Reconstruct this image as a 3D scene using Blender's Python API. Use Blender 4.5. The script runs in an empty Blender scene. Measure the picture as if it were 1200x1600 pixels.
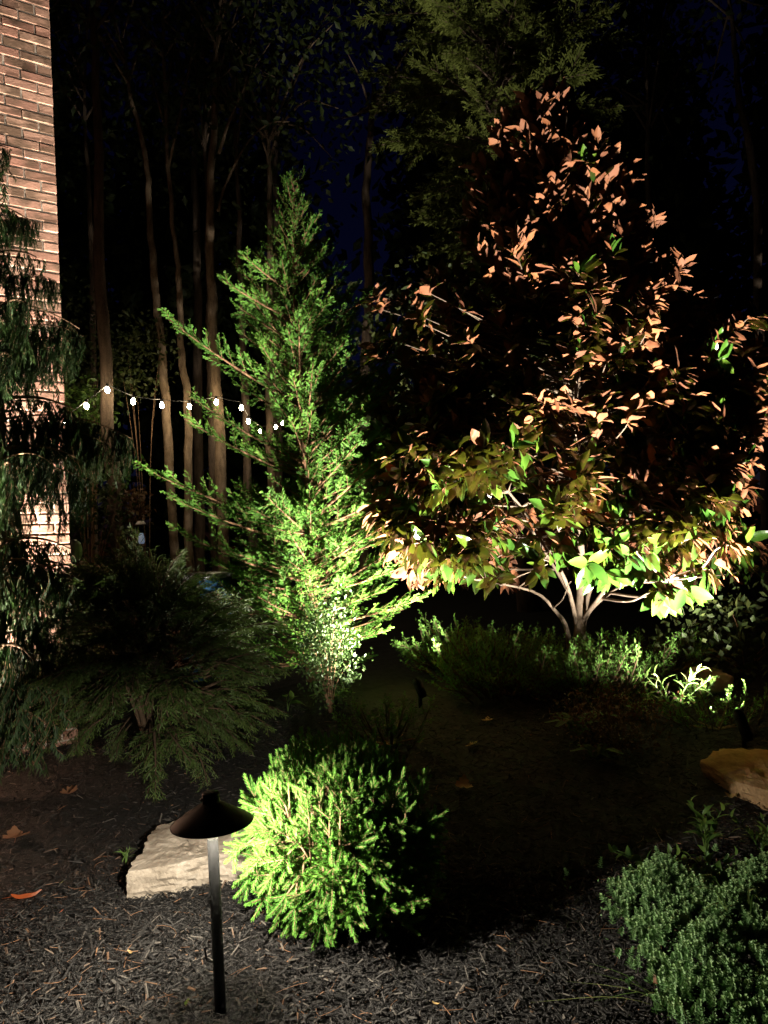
import bpy, math, random
import numpy as np
from mathutils import Matrix, Vector
R = math.radians
SC = bpy.context.scene
COL = SC.collection
random.seed(7)

# ------------------------------------------------------------------ camera
FPX, W0, H0 = 1209.0, 1200.0, 1600.0          # focal length in photo pixels
PITCH, ROLL = R(2.2), 0.055
CAM = np.array([0.0, 0.0, 1.4])
_f = np.array([0, math.cos(PITCH), math.sin(PITCH)])
_r0 = np.array([1.0, 0, 0]); _u0 = np.array([0, -math.sin(PITCH), math.cos(PITCH)])
_r = math.cos(ROLL)*_r0 - math.sin(ROLL)*_u0
_u = math.sin(ROLL)*_r0 + math.cos(ROLL)*_u0
cd = bpy.data.cameras.new('camera'); cam = bpy.data.objects.new('camera', cd); COL.objects.link(cam)
cd.sensor_fit = 'VERTICAL'; cd.sensor_height = 36.0; cd.lens = FPX/H0*36.0
cd.clip_start = 0.05; cd.clip_end = 600
cam.matrix_world = Matrix(((_r[0], _u[0], -_f[0], CAM[0]), (_r[1], _u[1], -_f[1], CAM[1]),
                           (_r[2], _u[2], -_f[2], CAM[2]), (0, 0, 0, 1)))
SC.camera = cam

# ------------------------------------------------------------------ sky, moon, exposure
world = bpy.data.worlds.new('World'); SC.world = world; world.use_nodes = True
wn = world.node_tree; bg = wn.nodes['Background']
sky = wn.nodes.new('ShaderNodeTexSky'); sky.sky_type = 'NISHITA'; sky.sun_disc = False
sky.sun_elevation = R(-4.4); sky.sun_rotation = R(20); sky.ozone_density = 5.0; sky.dust_density = 0.0
wn.links.new(sky.outputs[0], bg.inputs[0]); bg.inputs[1].default_value = 0.15
sl = bpy.data.lights.new('dim_moonlight', 'SUN'); sl.energy = 0.003; sl.angle = R(0.5); sl.color = (1, .95, .88)
so = bpy.data.objects.new('dim_moonlight', sl); COL.objects.link(so)
so.rotation_euler = (R(40), 0, R(-200))
SC.view_settings.view_transform = 'Standard'; SC.view_settings.look = 'None'
SC.view_settings.gamma = 1; SC.view_settings.use_curve_mapping = False; SC.view_settings.exposure = 0
SC.render.engine = 'CYCLES'
SC.cycles.use_denoising = True
SC.cycles.max_bounces = 6; SC.cycles.diffuse_bounces = 3; SC.cycles.transmission_bounces = 4; SC.cycles.transparent_max_bounces = 4
SC.cycles.sample_clamp_indirect = 4.0
SC.cycles.caustics_reflective = False; SC.cycles.caustics_refractive = False

# light strengths (watts)
PATH_W, CYPRESS_W, MAGNOLIA_W, WALL_W, BULB_E = 168.0, 2300.0, 3900.0, 6000.0, 190.0
WARM = (1.0, .92, .77)

# ------------------------------------------------------------------ pixel <-> place helpers
def nrm(v):
    v = np.asarray(v, float); return v/np.maximum(np.linalg.norm(v, axis=-1, keepdims=True), 1e-9)
def P(px, py, d):                     # the point seen at a photo pixel, d metres ahead
    return CAM + d*(_f + (px-W0/2)/FPX*_r - (py-H0/2)/FPX*_u)
def smooth(a, b, x):
    t = np.clip((np.asarray(x, float)-a)/(b-a), 0, 1); return t*t*(3-2*t)
def gz(x, y):                         # the ground's height
    x = np.asarray(x, float); y = np.asarray(y, float)
    z = .36*smooth(2.8, 6.4, y) + .25*smooth(6.4, 14, y) + .9*smooth(20, 60, y)
    z = z + .010*np.sin(2.1*x+1.3*y) + .008*np.sin(5.3*x-3.7*y+1) + .004*np.sin(13*x+9*y) + .003*np.sin(17*x-21*y+2)
    return z
def G(px, py):                        # ground point seen at a photo pixel
    ray = _f + (px-W0/2)/FPX*_r - (py-H0/2)/FPX*_u
    d = 1.0
    for _ in range(400):
        p = CAM + d*ray
        if p[2] <= gz(p[0], p[1]): break
        d += .025
    return np.array([p[0], p[1], float(gz(p[0], p[1]))])
def pix(p):                           # photo pixel and depth of points
    q = np.asarray(p, float) - CAM
    d = q@_f
    return W0/2 + FPX*(q@_r)/d, H0/2 - FPX*(q@_u)/d, d

# ------------------------------------------------------------------ mesh building
class MB:
    def __init__(s): s.V = []; s.F = []; s.n = 0
    def add(s, V, F, m=0, var=.5, sm=False):
        V = np.asarray(V, float).reshape(-1, 3)
        var = np.broadcast_to(np.asarray(var, float), (len(V),))
        Fs = F if isinstance(F, list) and len(F) and isinstance(F[0], np.ndarray) else [np.asarray(F, int)]
        s.V.append((V, var))
        for f in Fs: s.F.append((f+s.n, m, sm))
        s.n += len(V)
    def mesh(s, name, mats, off=None):
        V = np.concatenate([v for v, _ in s.V]); var = np.concatenate([a for _, a in s.V])
        if off is not None: V = V - np.asarray(off)
        me = bpy.data.meshes.new(name)
        me.vertices.add(len(V)); me.vertices.foreach_set('co', V.astype(np.float32).ravel())
        nl = sum(f.size for f, _, _ in s.F); nf = sum(len(f) for f, _, _ in s.F)
        me.loops.add(nl); me.loops.foreach_set('vertex_index', np.concatenate([f.ravel() for f, _, _ in s.F]).astype(np.int32))
        st = []; k = 0
        for f, _, _ in s.F:
            st.append(k+np.arange(len(f))*f.shape[1]); k += f.size
        me.polygons.add(nf); me.polygons.foreach_set('loop_start', np.concatenate(st).astype(np.int32))
        me.polygons.foreach_set('material_index', np.concatenate([np.full(len(f), m) for f, m, _ in s.F]).astype(np.int32))
        me.polygons.foreach_set('use_smooth', np.concatenate([np.full(len(f), sm) for f, _, sm in s.F]))
        a = me.attributes.new('var', 'FLOAT', 'POINT'); a.data.foreach_set('value', var.astype(np.float32))
        me.update(calc_edges=True)
        for m in (mats if isinstance(mats, (list, tuple)) else [mats]): me.materials.append(m)
        return me
    def build(s, name, mats, parent=None, loc=None):
        off = np.array(parent.location) if parent is not None and parent.parent is None else (parent['_w'] if parent is not None else (loc if loc is not None else (0, 0, 0)))
        if parent is not None and parent.parent is not None: off = np.array(parent['_w'])
        o = bpy.data.objects.new(name, s.mesh(name, mats, off)); COL.objects.link(o)
        if parent is not None: o.parent = parent; o['_w'] = [float(x) for x in off]
        elif loc is not None: o.location = loc
        return o

def link(name, me, parent=None, M=None):      # an object that shares a mesh; M is its place in the world
    o = bpy.data.objects.new(name, me); COL.objects.link(o)
    if parent is not None:
        o.parent = parent; M = Matrix.Translation(-Vector(parent.location)) @ M
    o.matrix_basis = M
    return o
def tag(o, label=None, cat=None, group=None, kind=None):
    if label: o['label'] = label
    if cat: o['category'] = cat
    if group: o['group'] = group
    if kind: o['kind'] = kind
    return o
def thing(name, label, cat, loc, group=None):
    o = bpy.data.objects.new(name, None); COL.objects.link(o); o.location = [float(c) for c in loc]; o.empty_display_size = .1
    return tag(o, label, cat, group)
def frame(x, up=(0, 0, 1)):                   # rotation with X along x and Z near up
    x = nrm(x); up = np.asarray(up, float)
    if abs(x@nrm(up)) > .98: up = np.array([0, 1.0, 0]) if abs(x[1]) < .9 else np.array([1.0, 0, 0])
    z = nrm(up-(up@x)*x); y = np.cross(z, x)
    return np.stack([x, y, z], 1)
def mat4(Rm, p, s=1.0):
    M = np.eye(4); M[:3, :3] = Rm*s; M[:3, 3] = p
    return Matrix(M.tolist())
def rotv(v, ax, a):
    ax = nrm(ax); return v*math.cos(a)+np.cross(ax, v)*math.sin(a)+ax*(ax@v)*(1-math.cos(a))
def grid_faces(nu, nv, closed=False):
    i = np.arange(nu-1)[:, None]; j = np.arange(nv if closed else nv-1)[None, :]
    j2 = (j+1) % nv
    return np.stack([i*nv+j, i*nv+j2, (i+1)*nv+j2, (i+1)*nv+j], -1).reshape(-1, 4)
def spline(pts, n):                           # Catmull-Rom through points
    p = np.asarray(pts, float)
    if len(p) < 3: return p[0]+(p[-1]-p[0])*np.linspace(0, 1, n)[:, None]
    q = np.vstack([2*p[0]-p[1], p, 2*p[-1]-p[-2]]); t = np.linspace(0, len(p)-1-1e-6, n); k = t.astype(int); t = (t-k)[:, None]
    a, b, c, d = q[k], q[k+1], q[k+2], q[k+3]
    return .5*(2*b+(c-a)*t+(2*a-5*b+4*c-d)*t**2+(-a+3*b-3*c+d)*t**3)
def tube(mb, pts, rad, sides=6, m=0, var=.5, cap=True, jit=0, rng=None):
    pts = np.asarray(pts, float); n = len(pts); rad = np.broadcast_to(np.asarray(rad, float), (n,))
    T = nrm(np.gradient(pts, axis=0)); ref = np.array([0, 0, 1.0]) if abs(T[0][2]) < .9 else np.array([1.0, 0, 0])
    V = []; N = nrm(ref-(ref@T[0])*T[0])
    ang = np.linspace(0, 2*math.pi, sides, endpoint=False)
    for i in range(n):
        N = nrm(N-(N@T[i])*T[i]); B = np.cross(T[i], N)
        rr = rad[i]*(1+(jit*rng.standard_normal(sides) if jit else 0))
        V.append(pts[i]+(np.cos(ang)*rr)[:, None]*N+(np.sin(ang)*rr)[:, None]*B)
    V = np.concatenate(V); F = [grid_faces(n, sides, True)]
    if cap:
        V = np.vstack([V, pts[:1], pts[-1:]]); a = np.arange(sides); b = (a+1) % sides; L = (n-1)*sides
        F.append(np.vstack([np.stack([b, a, np.full(sides, n*sides)], 1), np.stack([L+a, L+b, np.full(sides, n*sides+1)], 1)]))
    mb.add(V, F, m, var, True)
def lathe(mb, prof, seg=32, m=0, M=None, sm=True):   # prof: (r, z)
    a = np.linspace(0, 2*math.pi, seg, endpoint=False); pr = np.asarray(prof, float)
    V = np.stack([pr[:, 0:1]*np.cos(a), pr[:, 0:1]*np.sin(a), np.repeat(pr[:, 1:2], seg, 1)], -1).reshape(-1, 3)
    if M is not None: V = V@np.asarray(M[0]).T+np.asarray(M[1])
    mb.add(V, [grid_faces(len(pr), seg, True)], m, .5, sm)
def diamonds(mb, base, d, nor, L, Wd, m=1, var=.5, fold=.15, wide=.45):   # many small pointed leaves
    base = np.asarray(base, float); n = len(base); d = nrm(d); L = np.broadcast_to(L, (n,))[:, None]; Wd = np.broadcast_to(Wd, (n,))[:, None]
    s = nrm(np.cross(d, nor)); nn = np.cross(s, d)
    mid = base+d*L*wide
    V = np.stack([base, mid+s*Wd/2+nn*Wd*fold, base+d*L, mid-s*Wd/2+nn*Wd*fold], 1).reshape(-1, 3)
    k = np.arange(n)[:, None]*4
    F = np.concatenate([k+np.array([[0, 1, 2]]), k+np.array([[0, 2, 3]])])
    mb.add(V, [F], m, np.repeat(np.broadcast_to(var, (n,)), 4))

# ------------------------------------------------------------------ materials
def newmat(name):
    m = bpy.data.materials.new(name); m.use_nodes = True; nt = m.node_tree
    return m, nt, nt.nodes['Principled BSDF'], nt.nodes['Material Output']
def ramp(nt, fac, stops):
    r = nt.nodes.new('ShaderNodeValToRGB'); e = r.color_ramp.elements
    while len(e) < len(stops): e.new(.5)
    for el, (p, c) in zip(e, stops): el.position = p; el.color = (*c, 1)
    nt.links.new(fac, r.inputs[0]); return r.outputs[0]
def noise(nt, scale, detail=6, rough=.6, vec=None):
    n = nt.nodes.new('ShaderNodeTexNoise'); n.inputs['Scale'].default_value = scale; n.inputs['Detail'].default_value = detail; n.inputs['Roughness'].default_value = rough
    if vec is None:
        tc = nt.nodes.new('ShaderNodeTexCoord'); vec = tc.outputs['Object']
    nt.links.new(vec, n.inputs['Vector']); return n.outputs['Fac']
def math_n(nt, op, a, b):
    n = nt.nodes.new('ShaderNodeMath'); n.operation = op
    for i, v in enumerate((a, b)):
        if isinstance(v, (int, float)): n.inputs[i].default_value = v
        else: nt.links.new(v, n.inputs[i])
    return n.outputs[0]
def bump(nt, bs, h, strength=.5, dist=.01):
    b = nt.nodes.new('ShaderNodeBump'); b.inputs['Strength'].default_value = strength; b.inputs['Distance'].default_value = dist
    nt.links.new(h, b.inputs['Height']); nt.links.new(b.outputs[0], bs.inputs['Normal'])
def plain(name, col, rough=.6, metal=0.0, spec=.4, nscale=20, vary=.25, bstr=.15, bdist=.002):
    m, nt, bs, out = newmat(name)
    n = noise(nt, nscale)
    nt.links.new(ramp(nt, n, [(.25, tuple(c*(1-vary) for c in col)), (.75, tuple(min(1, c*(1+vary)) for c in col))]), bs.inputs['Base Color'])
    bs.inputs['Roughness'].default_value = rough; bs.inputs['Metallic'].default_value = metal; bs.inputs['Specular IOR Level'].default_value = spec
    if bstr: bump(nt, bs, n, bstr, bdist)
    return m
def foliage(name, stops, rough=.5, trans=.3, spec=.35, back=None, tcol=None):
    m, nt, bs, out = newmat(name)
    at = nt.nodes.new('ShaderNodeAttribute'); at.attribute_name = 'var'
    oi = nt.nodes.new('ShaderNodeObjectInfo')
    f = math_n(nt, 'ADD', math_n(nt, 'MULTIPLY', at.outputs['Fac'], .75), math_n(nt, 'MULTIPLY', oi.outputs['Random'], .25))
    c = ramp(nt, f, stops)
    if back is not None:                       # the underside of the leaf has a colour of its own
        ge = nt.nodes.new('ShaderNodeNewGeometry'); mx = nt.nodes.new('ShaderNodeMix'); mx.data_type = 'RGBA'
        nt.links.new(ge.outputs['Backfacing'], mx.inputs[0]); nt.links.new(c, mx.inputs[6])
        nt.links.new(ramp(nt, f, back), mx.inputs[7]); c0 = c; c = mx.outputs[2]
        rr = nt.nodes.new('ShaderNodeMapRange'); nt.links.new(ge.outputs['Backfacing'], rr.inputs[0]); rr.inputs[3].default_value = rough; rr.inputs[4].default_value = .75
        nt.links.new(rr.outputs[0], bs.inputs['Roughness'])
    else: bs.inputs['Roughness'].default_value = rough
    nt.links.new(c, bs.inputs['Base Color']); bs.inputs['Specular IOR Level'].default_value = spec
    if trans:
        tr = nt.nodes.new('ShaderNodeBsdfTranslucent'); ms = nt.nodes.new('ShaderNodeMixShader'); ms.inputs[0].default_value = trans
        if tcol: tr.inputs[0].default_value = (*tcol, 1)
        else: nt.links.new(c, tr.inputs[0])
        nt.links.new(bs.outputs[0], ms.inputs[1]); nt.links.new(tr.outputs[0], ms.inputs[2]); nt.links.new(ms.outputs[0], out.inputs[0])
    return m
def bark(name, c1, c2, scale=14, stretch=.25, rough=.85, bd=.012):
    m, nt, bs, out = newmat(name)
    tc = nt.nodes.new('ShaderNodeTexCoord'); mp = nt.nodes.new('ShaderNodeMapping'); mp.inputs['Scale'].default_value = (1, 1, stretch)
    nt.links.new(tc.outputs['Object'], mp.inputs[0])
    n = noise(nt, scale, 8, .7, mp.outputs[0]); n2 = noise(nt, scale*4, 4, .6, tc.outputs['Object'])
    f = math_n(nt, 'ADD', math_n(nt, 'MULTIPLY', n, .7), math_n(nt, 'MULTIPLY', n2, .3))
    nt.links.new(ramp(nt, f, [(.36, c1), (.62, c2)]), bs.inputs['Base Color']); bs.inputs['Roughness'].default_value = rough
    bs.inputs['Specular IOR Level'].default_value = .2
    bump(nt, bs, f, .8, bd); return m

M_CYP = foliage('cypress_scales', [(.0, (.022, .078, .012)), (.5, (.055, .145, .016)), (1, (.115, .21, .022))], .6, .30, .18)
M_THREAD = foliage('thread_foliage', [(0, (.020, .040, .009)), (.6, (.050, .082, .016)), (1, (.085, .12, .026))], .6, .25)
M_CEDAR = foliage('weeping_scales', [(0, (.013, .030, .009)), (.6, (.026, .055, .014)), (1, (.055, .09, .024))], .6, .22)
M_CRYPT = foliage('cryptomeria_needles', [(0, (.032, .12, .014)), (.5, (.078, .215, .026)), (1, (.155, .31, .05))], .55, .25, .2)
M_MAG = foliage('magnolia_leaf', [(0, (.016, .055, .010)), (.6, (.042, .105, .012)), (1, (.10, .16, .016))], .26, .06, .6,
                back=[(0, (.07, .019, .006)), (.5, (.15, .046, .012)), (1, (.25, .092, .028))], tcol=(.20, .22, .02))
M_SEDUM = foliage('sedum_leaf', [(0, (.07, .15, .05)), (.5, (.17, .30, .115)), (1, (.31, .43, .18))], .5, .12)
M_LEAF = foliage('broad_leaf', [(0, (.03, .07, .015)), (.5, (.06, .12, .022)), (1, (.12, .17, .03))], .45, .35)
M_DARKLEAF = foliage('wood_leaf', [(0, (.018, .032, .009)), (.5, (.034, .052, .013)), (1, (.075, .085, .022))], .6, .35)
M_FIR = foliage('far_conifer', [(0, (.05, .065, .015)), (.5, (.09, .11, .024)), (1, (.13, .15, .035))], .7, .35, .1)
M_RUST = foliage('rusty_leaf', [(0, (.05, .022, .012)), (.5, (.10, .05, .022)), (1, (.13, .10, .035))], .6, .25)
M_GRASS = foliage('grass_blade', [(0, (.05, .11, .02)), (.6, (.10, .17, .04)), (1, (.30, .30, .12))], .5, .3)
M_JUN = foliage('juniper_spray', [(0, (.04, .11, .02)), (.5, (.08, .18, .03)), (1, (.13, .24, .045))], .55, .3, .15)
M_SHRUB = foliage('shrub_leaf', [(0, (.02, .045, .014)), (.5, (.045, .08, .022)), (1, (.075, .11, .034))], .5, .12, .2)
M_TWIG = bark('twig_bark', (.10, .055, .03), (.24, .15, .085), 40, .4)
M_TRUNK = bark('cypress_bark', (.09, .04, .022), (.22, .12, .07), 18, .2)
M_MAGBARK = bark('magnolia_bark', (.07, .052, .038), (.175, .13, .095), 26, .5, bd=.005)
M_WOODBARK = bark('wood_bark', (.04, .03, .022), (.15, .105, .075), 16, .22, bd=.03)
M_PALEBARK = bark('pale_bark', (.07, .048, .03), (.24, .17, .11), 20, .35, bd=.02)
M_BLACK = plain('black_powder_coat', (.004, .004, .004), .6, 0, .1, 120, .3, .12, .0006)
M_COLLAR = plain('white_lamp_collar', (.75, .74, .70), .35)

# ------------------------------------------------------------------ ground
M_SOIL, nt, bs, _ = newmat('mulch_bed')
n1 = noise(nt, 55, 8, .75); n2 = noise(nt, 6, 4, .5)
nt.links.new(ramp(nt, math_n(nt, 'ADD', math_n(nt, 'MULTIPLY', n1, .8), math_n(nt, 'MULTIPLY', n2, .2)), [(.3, (.003, .0026, .0022)), (.55, (.009, .0075, .006)), (.8, (.028, .023, .018))]), bs.inputs['Base Color'])
bs.inputs['Roughness'].default_value = .85; bs.inputs['Specular IOR Level'].default_value = .25
bump(nt, bs, n1, 1.0, .02)
xs = np.unique(np.concatenate([np.linspace(-3.2, 3.2, 200), 3.2+np.geomspace(.05, 200, 40), -3.2-np.geomspace(.05, 200, 40)]))
ys = np.unique(np.concatenate([np.linspace(1.2, 8, 210), 1.2-np.geomspace(.05, 12, 12), 8+np.geomspace(.06, 300, 50)]))
X, Y = np.meshgrid(xs, ys, indexing='ij')
rg = np.random.default_rng(1)
near = (np.abs(X) < 3.2) & (Y > 1.3) & (Y < 8)
Z = gz(X, Y)+np.where(near, rg.standard_normal(X.shape)*.004, 0)-.004
mb = MB(); mb.add(np.stack([X, Y, Z], -1), [grid_faces(len(xs), len(ys))[:, ::-1]], 0, .5, True)
tag(mb.build('ground', M_SOIL), kind='structure')

# mulch: uncountable shredded bark lying over the bed
M_CHIP, nt, bs, _ = newmat('shredded_bark')
at = nt.nodes.new('ShaderNodeAttribute'); at.attribute_name = 'var'
nt.links.new(ramp(nt, at.outputs['Fac'], [(0, (.0045, .0042, .004)), (.55, (.0148, .0135, .0123)), (.88, (.036, .033, .030)), (.965, (.085, .074, .062)), (1, (.14, .075, .04))]), bs.inputs['Base Color'])
bs.inputs['Roughness'].default_value = .82; bs.inputs['Specular IOR Level'].default_value = .16
def chips(n, xr, yr, seed, lo=.012, hi=.05):
    g = np.random.default_rng(seed)
    x = g.uniform(*xr, n); y = yr[0]+(yr[1]-yr[0])*g.random(n)**1.5
    L = lo+(hi-lo)*g.random(n)**1.8; Wd = .0018+.0085*g.random(n)**1.7; h = g.uniform(.001, .004, n)
    yaw = g.uniform(0, 2*math.pi, n); tilt = g.normal(0, .30, n)
    d = np.stack([np.cos(yaw)*np.cos(tilt), np.sin(yaw)*np.cos(tilt), np.sin(tilt)], -1)
    s = nrm(np.cross(d, np.array([0, 0, 1.0]))+g.normal(0, .25, (n, 3))*[0, 0, 1]); nn = np.cross(s, d)
    nn = nn*np.sign(nn[:, 2:3])
    c = np.stack([x, y, gz(x, y)+g.uniform(.001, .014, n)+np.abs(np.sin(tilt))*L*.3], -1)
    L = L[:, None]; Wd = Wd[:, None]; h = h[:, None]; bend = g.normal(0, .12, (n, 1))*L
    V = np.stack([c-d*L/2-s*Wd/2, c-d*L/2+s*Wd/3, c+d*L/2+s*Wd/2+s*bend, c+d*L/2-s*Wd/3+s*bend, c-d*L*.3+nn*h, c+d*L*.33+nn*h+s*bend*.5], 1)
    k = np.arange(n)[:, None]*6
    Fq = np.concatenate([k+np.array([[0, 4, 5, 3]]), k+np.array([[1, 2, 5, 4]])]); Ft = np.concatenate([k+np.array([[0, 1, 4]]), k+np.array([[3, 5, 2]])])
    return V.reshape(-1, 3), [Fq, Ft], np.repeat(g.random(n), 6)
mb = MB()
for a in ((36000, (-1.5, 1.5), (2.0, 3.3), 11, .010, .055), (26000, (-2.4, 2.4), (2.9, 5.4), 12, .012, .06), (9000, (-1.6, 1.6), (1.9, 3.2), 13, .004, .014), (900, (-1.5, 1.5), (2.0, 3.8), 14, .05, .10)):
    V, F, var = chips(*a); mb.add(V, F, 0, var**1.35)
tag(mb.build('mulch', M_CHIP), 'black shredded bark mulch covering the planting bed', 'mulch', kind='stuff')
# fine straw and needles in the mulch
M_STRAW = plain('dry_needle', (.20, .10, .05), .7)
mb = MB(); g = np.random.default_rng(15)
for _ in range(210):
    x = g.uniform(-1.5, 1.4); y = g.uniform(2.1, 3.7); yaw = g.uniform(0, 6.28); L = g.uniform(.03, .10)
    t = np.linspace(-.5, .5, 5); b = g.normal(0, .12)
    pts = np.stack([x+math.cos(yaw)*t*L-math.sin(yaw)*b*L*t*t*4, y+math.sin(yaw)*t*L+math.cos(yaw)*b*L*t*t*4, 0*t], -1)
    pts[:, 2] = gz(pts[:, 0], pts[:, 1])+.014+g.uniform(0, .008)+t*g.normal(0, .01)
    tube(mb, pts, .0008, 3, 0, g.random(), False)
tag(mb.build('needle_litter', M_STRAW), 'thin dry needles and straw scattered over the mulch', 'litter', kind='stuff')

# ------------------------------------------------------------------ brick house
C0 = P(111.5, 889, 4.96); wu = nrm(np.array([-.83, -.56, 0])); wn_ = nrm(np.array([.56, -.83, 0])); CH = .0652
M_MORTAR = plain('mortar', (.43, .35, .29), .9, 0, .2, 90, .2, .5, .003)
M_BRICK, nt, bs, _ = newmat('fired_brick')
oi = nt.nodes.new('ShaderNodeObjectInfo'); tc = nt.nodes.new('ShaderNodeTexCoord')
mp = nt.nodes.new('ShaderNodeVectorMath'); mp.operation = 'ADD'
nt.links.new(tc.outputs['Object'], mp.inputs[0])
sc = nt.nodes.new('ShaderNodeVectorMath'); sc.operation = 'SCALE'; sc.inputs[0].default_value = (37, 21, 53); nt.links.new(oi.outputs['Random'], sc.inputs['Scale']); nt.links.new(sc.outputs[0], mp.inputs[1])
nb = noise(nt, 7, 3, .5, mp.outputs[0]); nf = noise(nt, 95, 5, .7, mp.outputs[0])
base = ramp(nt, oi.outputs['Random'], [(0, (.35, .175, .127)), (.3, (.40, .23, .17)), (.55, (.31, .15, .11)), (.8, (.41, .25, .18)), (1, (.34, .19, .137))])
mx = nt.nodes.new('ShaderNodeMix'); mx.data_type = 'RGBA'
nt.links.new(ramp(nt, math_n(nt, 'ADD', math_n(nt, 'MULTIPLY', oi.outputs['Random'], .22), nb), [(.56, (0, 0, 0)), (.74, (.9, .9, .9))]), mx.inputs[0])
nt.links.new(base, mx.inputs[6]); mx.inputs[7].default_value = (.12, .075, .05, 1)
mx2 = nt.nodes.new('ShaderNodeMix'); mx2.data_type = 'RGBA'; mx2.blend_type = 'MULTIPLY'; mx2.inputs[0].default_value = .6
nt.links.new(mx.outputs[2], mx2.inputs[6]); nt.links.new(ramp(nt, nf, [(.3, (.45, .42, .4)), (.6, (1, 1, 1))]), mx2.inputs[7])
nt.links.new(mx2.outputs[2], bs.inputs['Base Color']); bs.inputs['Roughness'].default_value = .88; bs.inputs['Specular IOR Level'].default_value = .15
bump(nt, bs, nf, .7, .004)
house = thing('brick_house', 'corner of a red brown brick house lit from below', 'house', (C0[0], C0[1], 0))
def wp(s, dn, z):                              # along the wall, out of the wall, up
    return np.array([C0[0], C0[1], 0])+wu*s+wn_*dn+np.array([0, 0, z])
def boxm(mb, s0, s1, d0, d1, z0, z1, f=wp, m=0):
    c = [f(s, d, z) for s in (s0, s1) for d in (d0, d1) for z in (z0, z1)]
    mb.add(c, [np.array([[0, 1, 3, 2], [4, 6, 7, 5], [0, 4, 5, 1], [2, 3, 7, 6], [0, 2, 6, 4], [1, 5, 7, 3]])], m)
ZT = 6.2
mb = MB(); boxm(mb, .006, 4.5, -3.2, -.0055, -.2, ZT); mb.build('wall', M_MORTAR, house)
def brick_mesh(L, seed):
    g = np.random.default_rng(seed); mb = MB(); h = CH-.0105; D = .09; b = .004
    s = np.array([0, b, L-b, L]); z = np.array([0, b, h-b, h])
    S, Zz = np.meshgrid(s, z, indexing='ij'); dep = np.where((S < b/2) | (S > L-b/2) | (Zz < b/2) | (Zz > h-b/2), -b, 0)+g.normal(0, .0009, S.shape)
    fr = np.stack([S+g.normal(0, .0007, S.shape), dep, Zz+g.normal(0, .0008, S.shape)], -1).reshape(-1, 3)
    mb.add(fr, [grid_faces(4, 4)[:, ::-1]])
    bk = np.array([[0, -D, 0], [0, -D, h], [L, -D, 0], [L, -D, h]])
    mb.add(np.vstack([fr[[0, 3, 12, 15]], bk]), [np.array([[0, 4, 6, 2], [1, 3, 7, 5], [0, 1, 5, 4], [2, 6, 7, 3]])])
    return mb.mesh('brick', M_BRICK)
BL = .1865; HL = .0880
bm_s = [brick_mesh(BL, i) for i in range(4)]; bm_h = [brick_mesh(HL, 10+i) for i in range(3)]
RW = np.stack([wu, wn_, [0, 0, 1]], 1)
g = np.random.default_rng(3); far = MB()
for k in range(int(ZT/CH)):
    z = k*CH+.004; s = 0.0; first = k % 2 == 0; j = 0
    while s < 4.3:
        L = HL if (j == 0 and first) else BL
        p = wp(s+g.normal(0, .0008), g.normal(0, .0016), z+g.normal(0, .0008))
        px_, py_, _d = pix(wp(s, 0, z+CH)); 
        if px_ > -25 and -25 < py_ < 1090:
            me = bm_h[g.integers(3)] if L == HL else bm_s[g.integers(4)]
            link('brick', me, house, mat4(RW, p))
        else:
            boxm(far, s, s+L, -.09, g.normal(0, .0016), z, z+CH-.0105)
        s += L+.0105; j += 1
    # the return wall round the corner
    s = 0.0; j = 0
    while s < 3.0:
        L = HL if (j == 0 and not first) else BL
        if j > 0: boxm(far, -.008, .082, -(s+L), -s, z, z+CH-.0105)
        s += L+.0105; j += 1
tag(far.build('brickwork', M_BRICK, house), kind='stuff')
# grey dome on the return wall
pc = P(112, 861, 5.06)
mv = thing('wall_fixture', 'pale grey rounded fixture sticking out past the brick corner', 'fixture', pc)
RX = np.stack([[0, 0, 1.0], wn_, -wu], 1)      # lathe axis pointing away from the return wall
mb = MB(); lathe(mb, [(0, .004), (.074, .004), (.074, .028), (.070, .032)], 28, 0, (RX, pc)); mb.build('base_ring', plain('grey_metal', (.30, .30, .29), .45), mv)
mb = MB(); lathe(mb, [(.066, .03), (.064, .042), (.055, .052), (.034, .060), (0, .063)], 28, 0, (RX, pc)); mb.build('dome', plain('frosted_grey', (.5, .5, .47), .3), mv)

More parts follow.
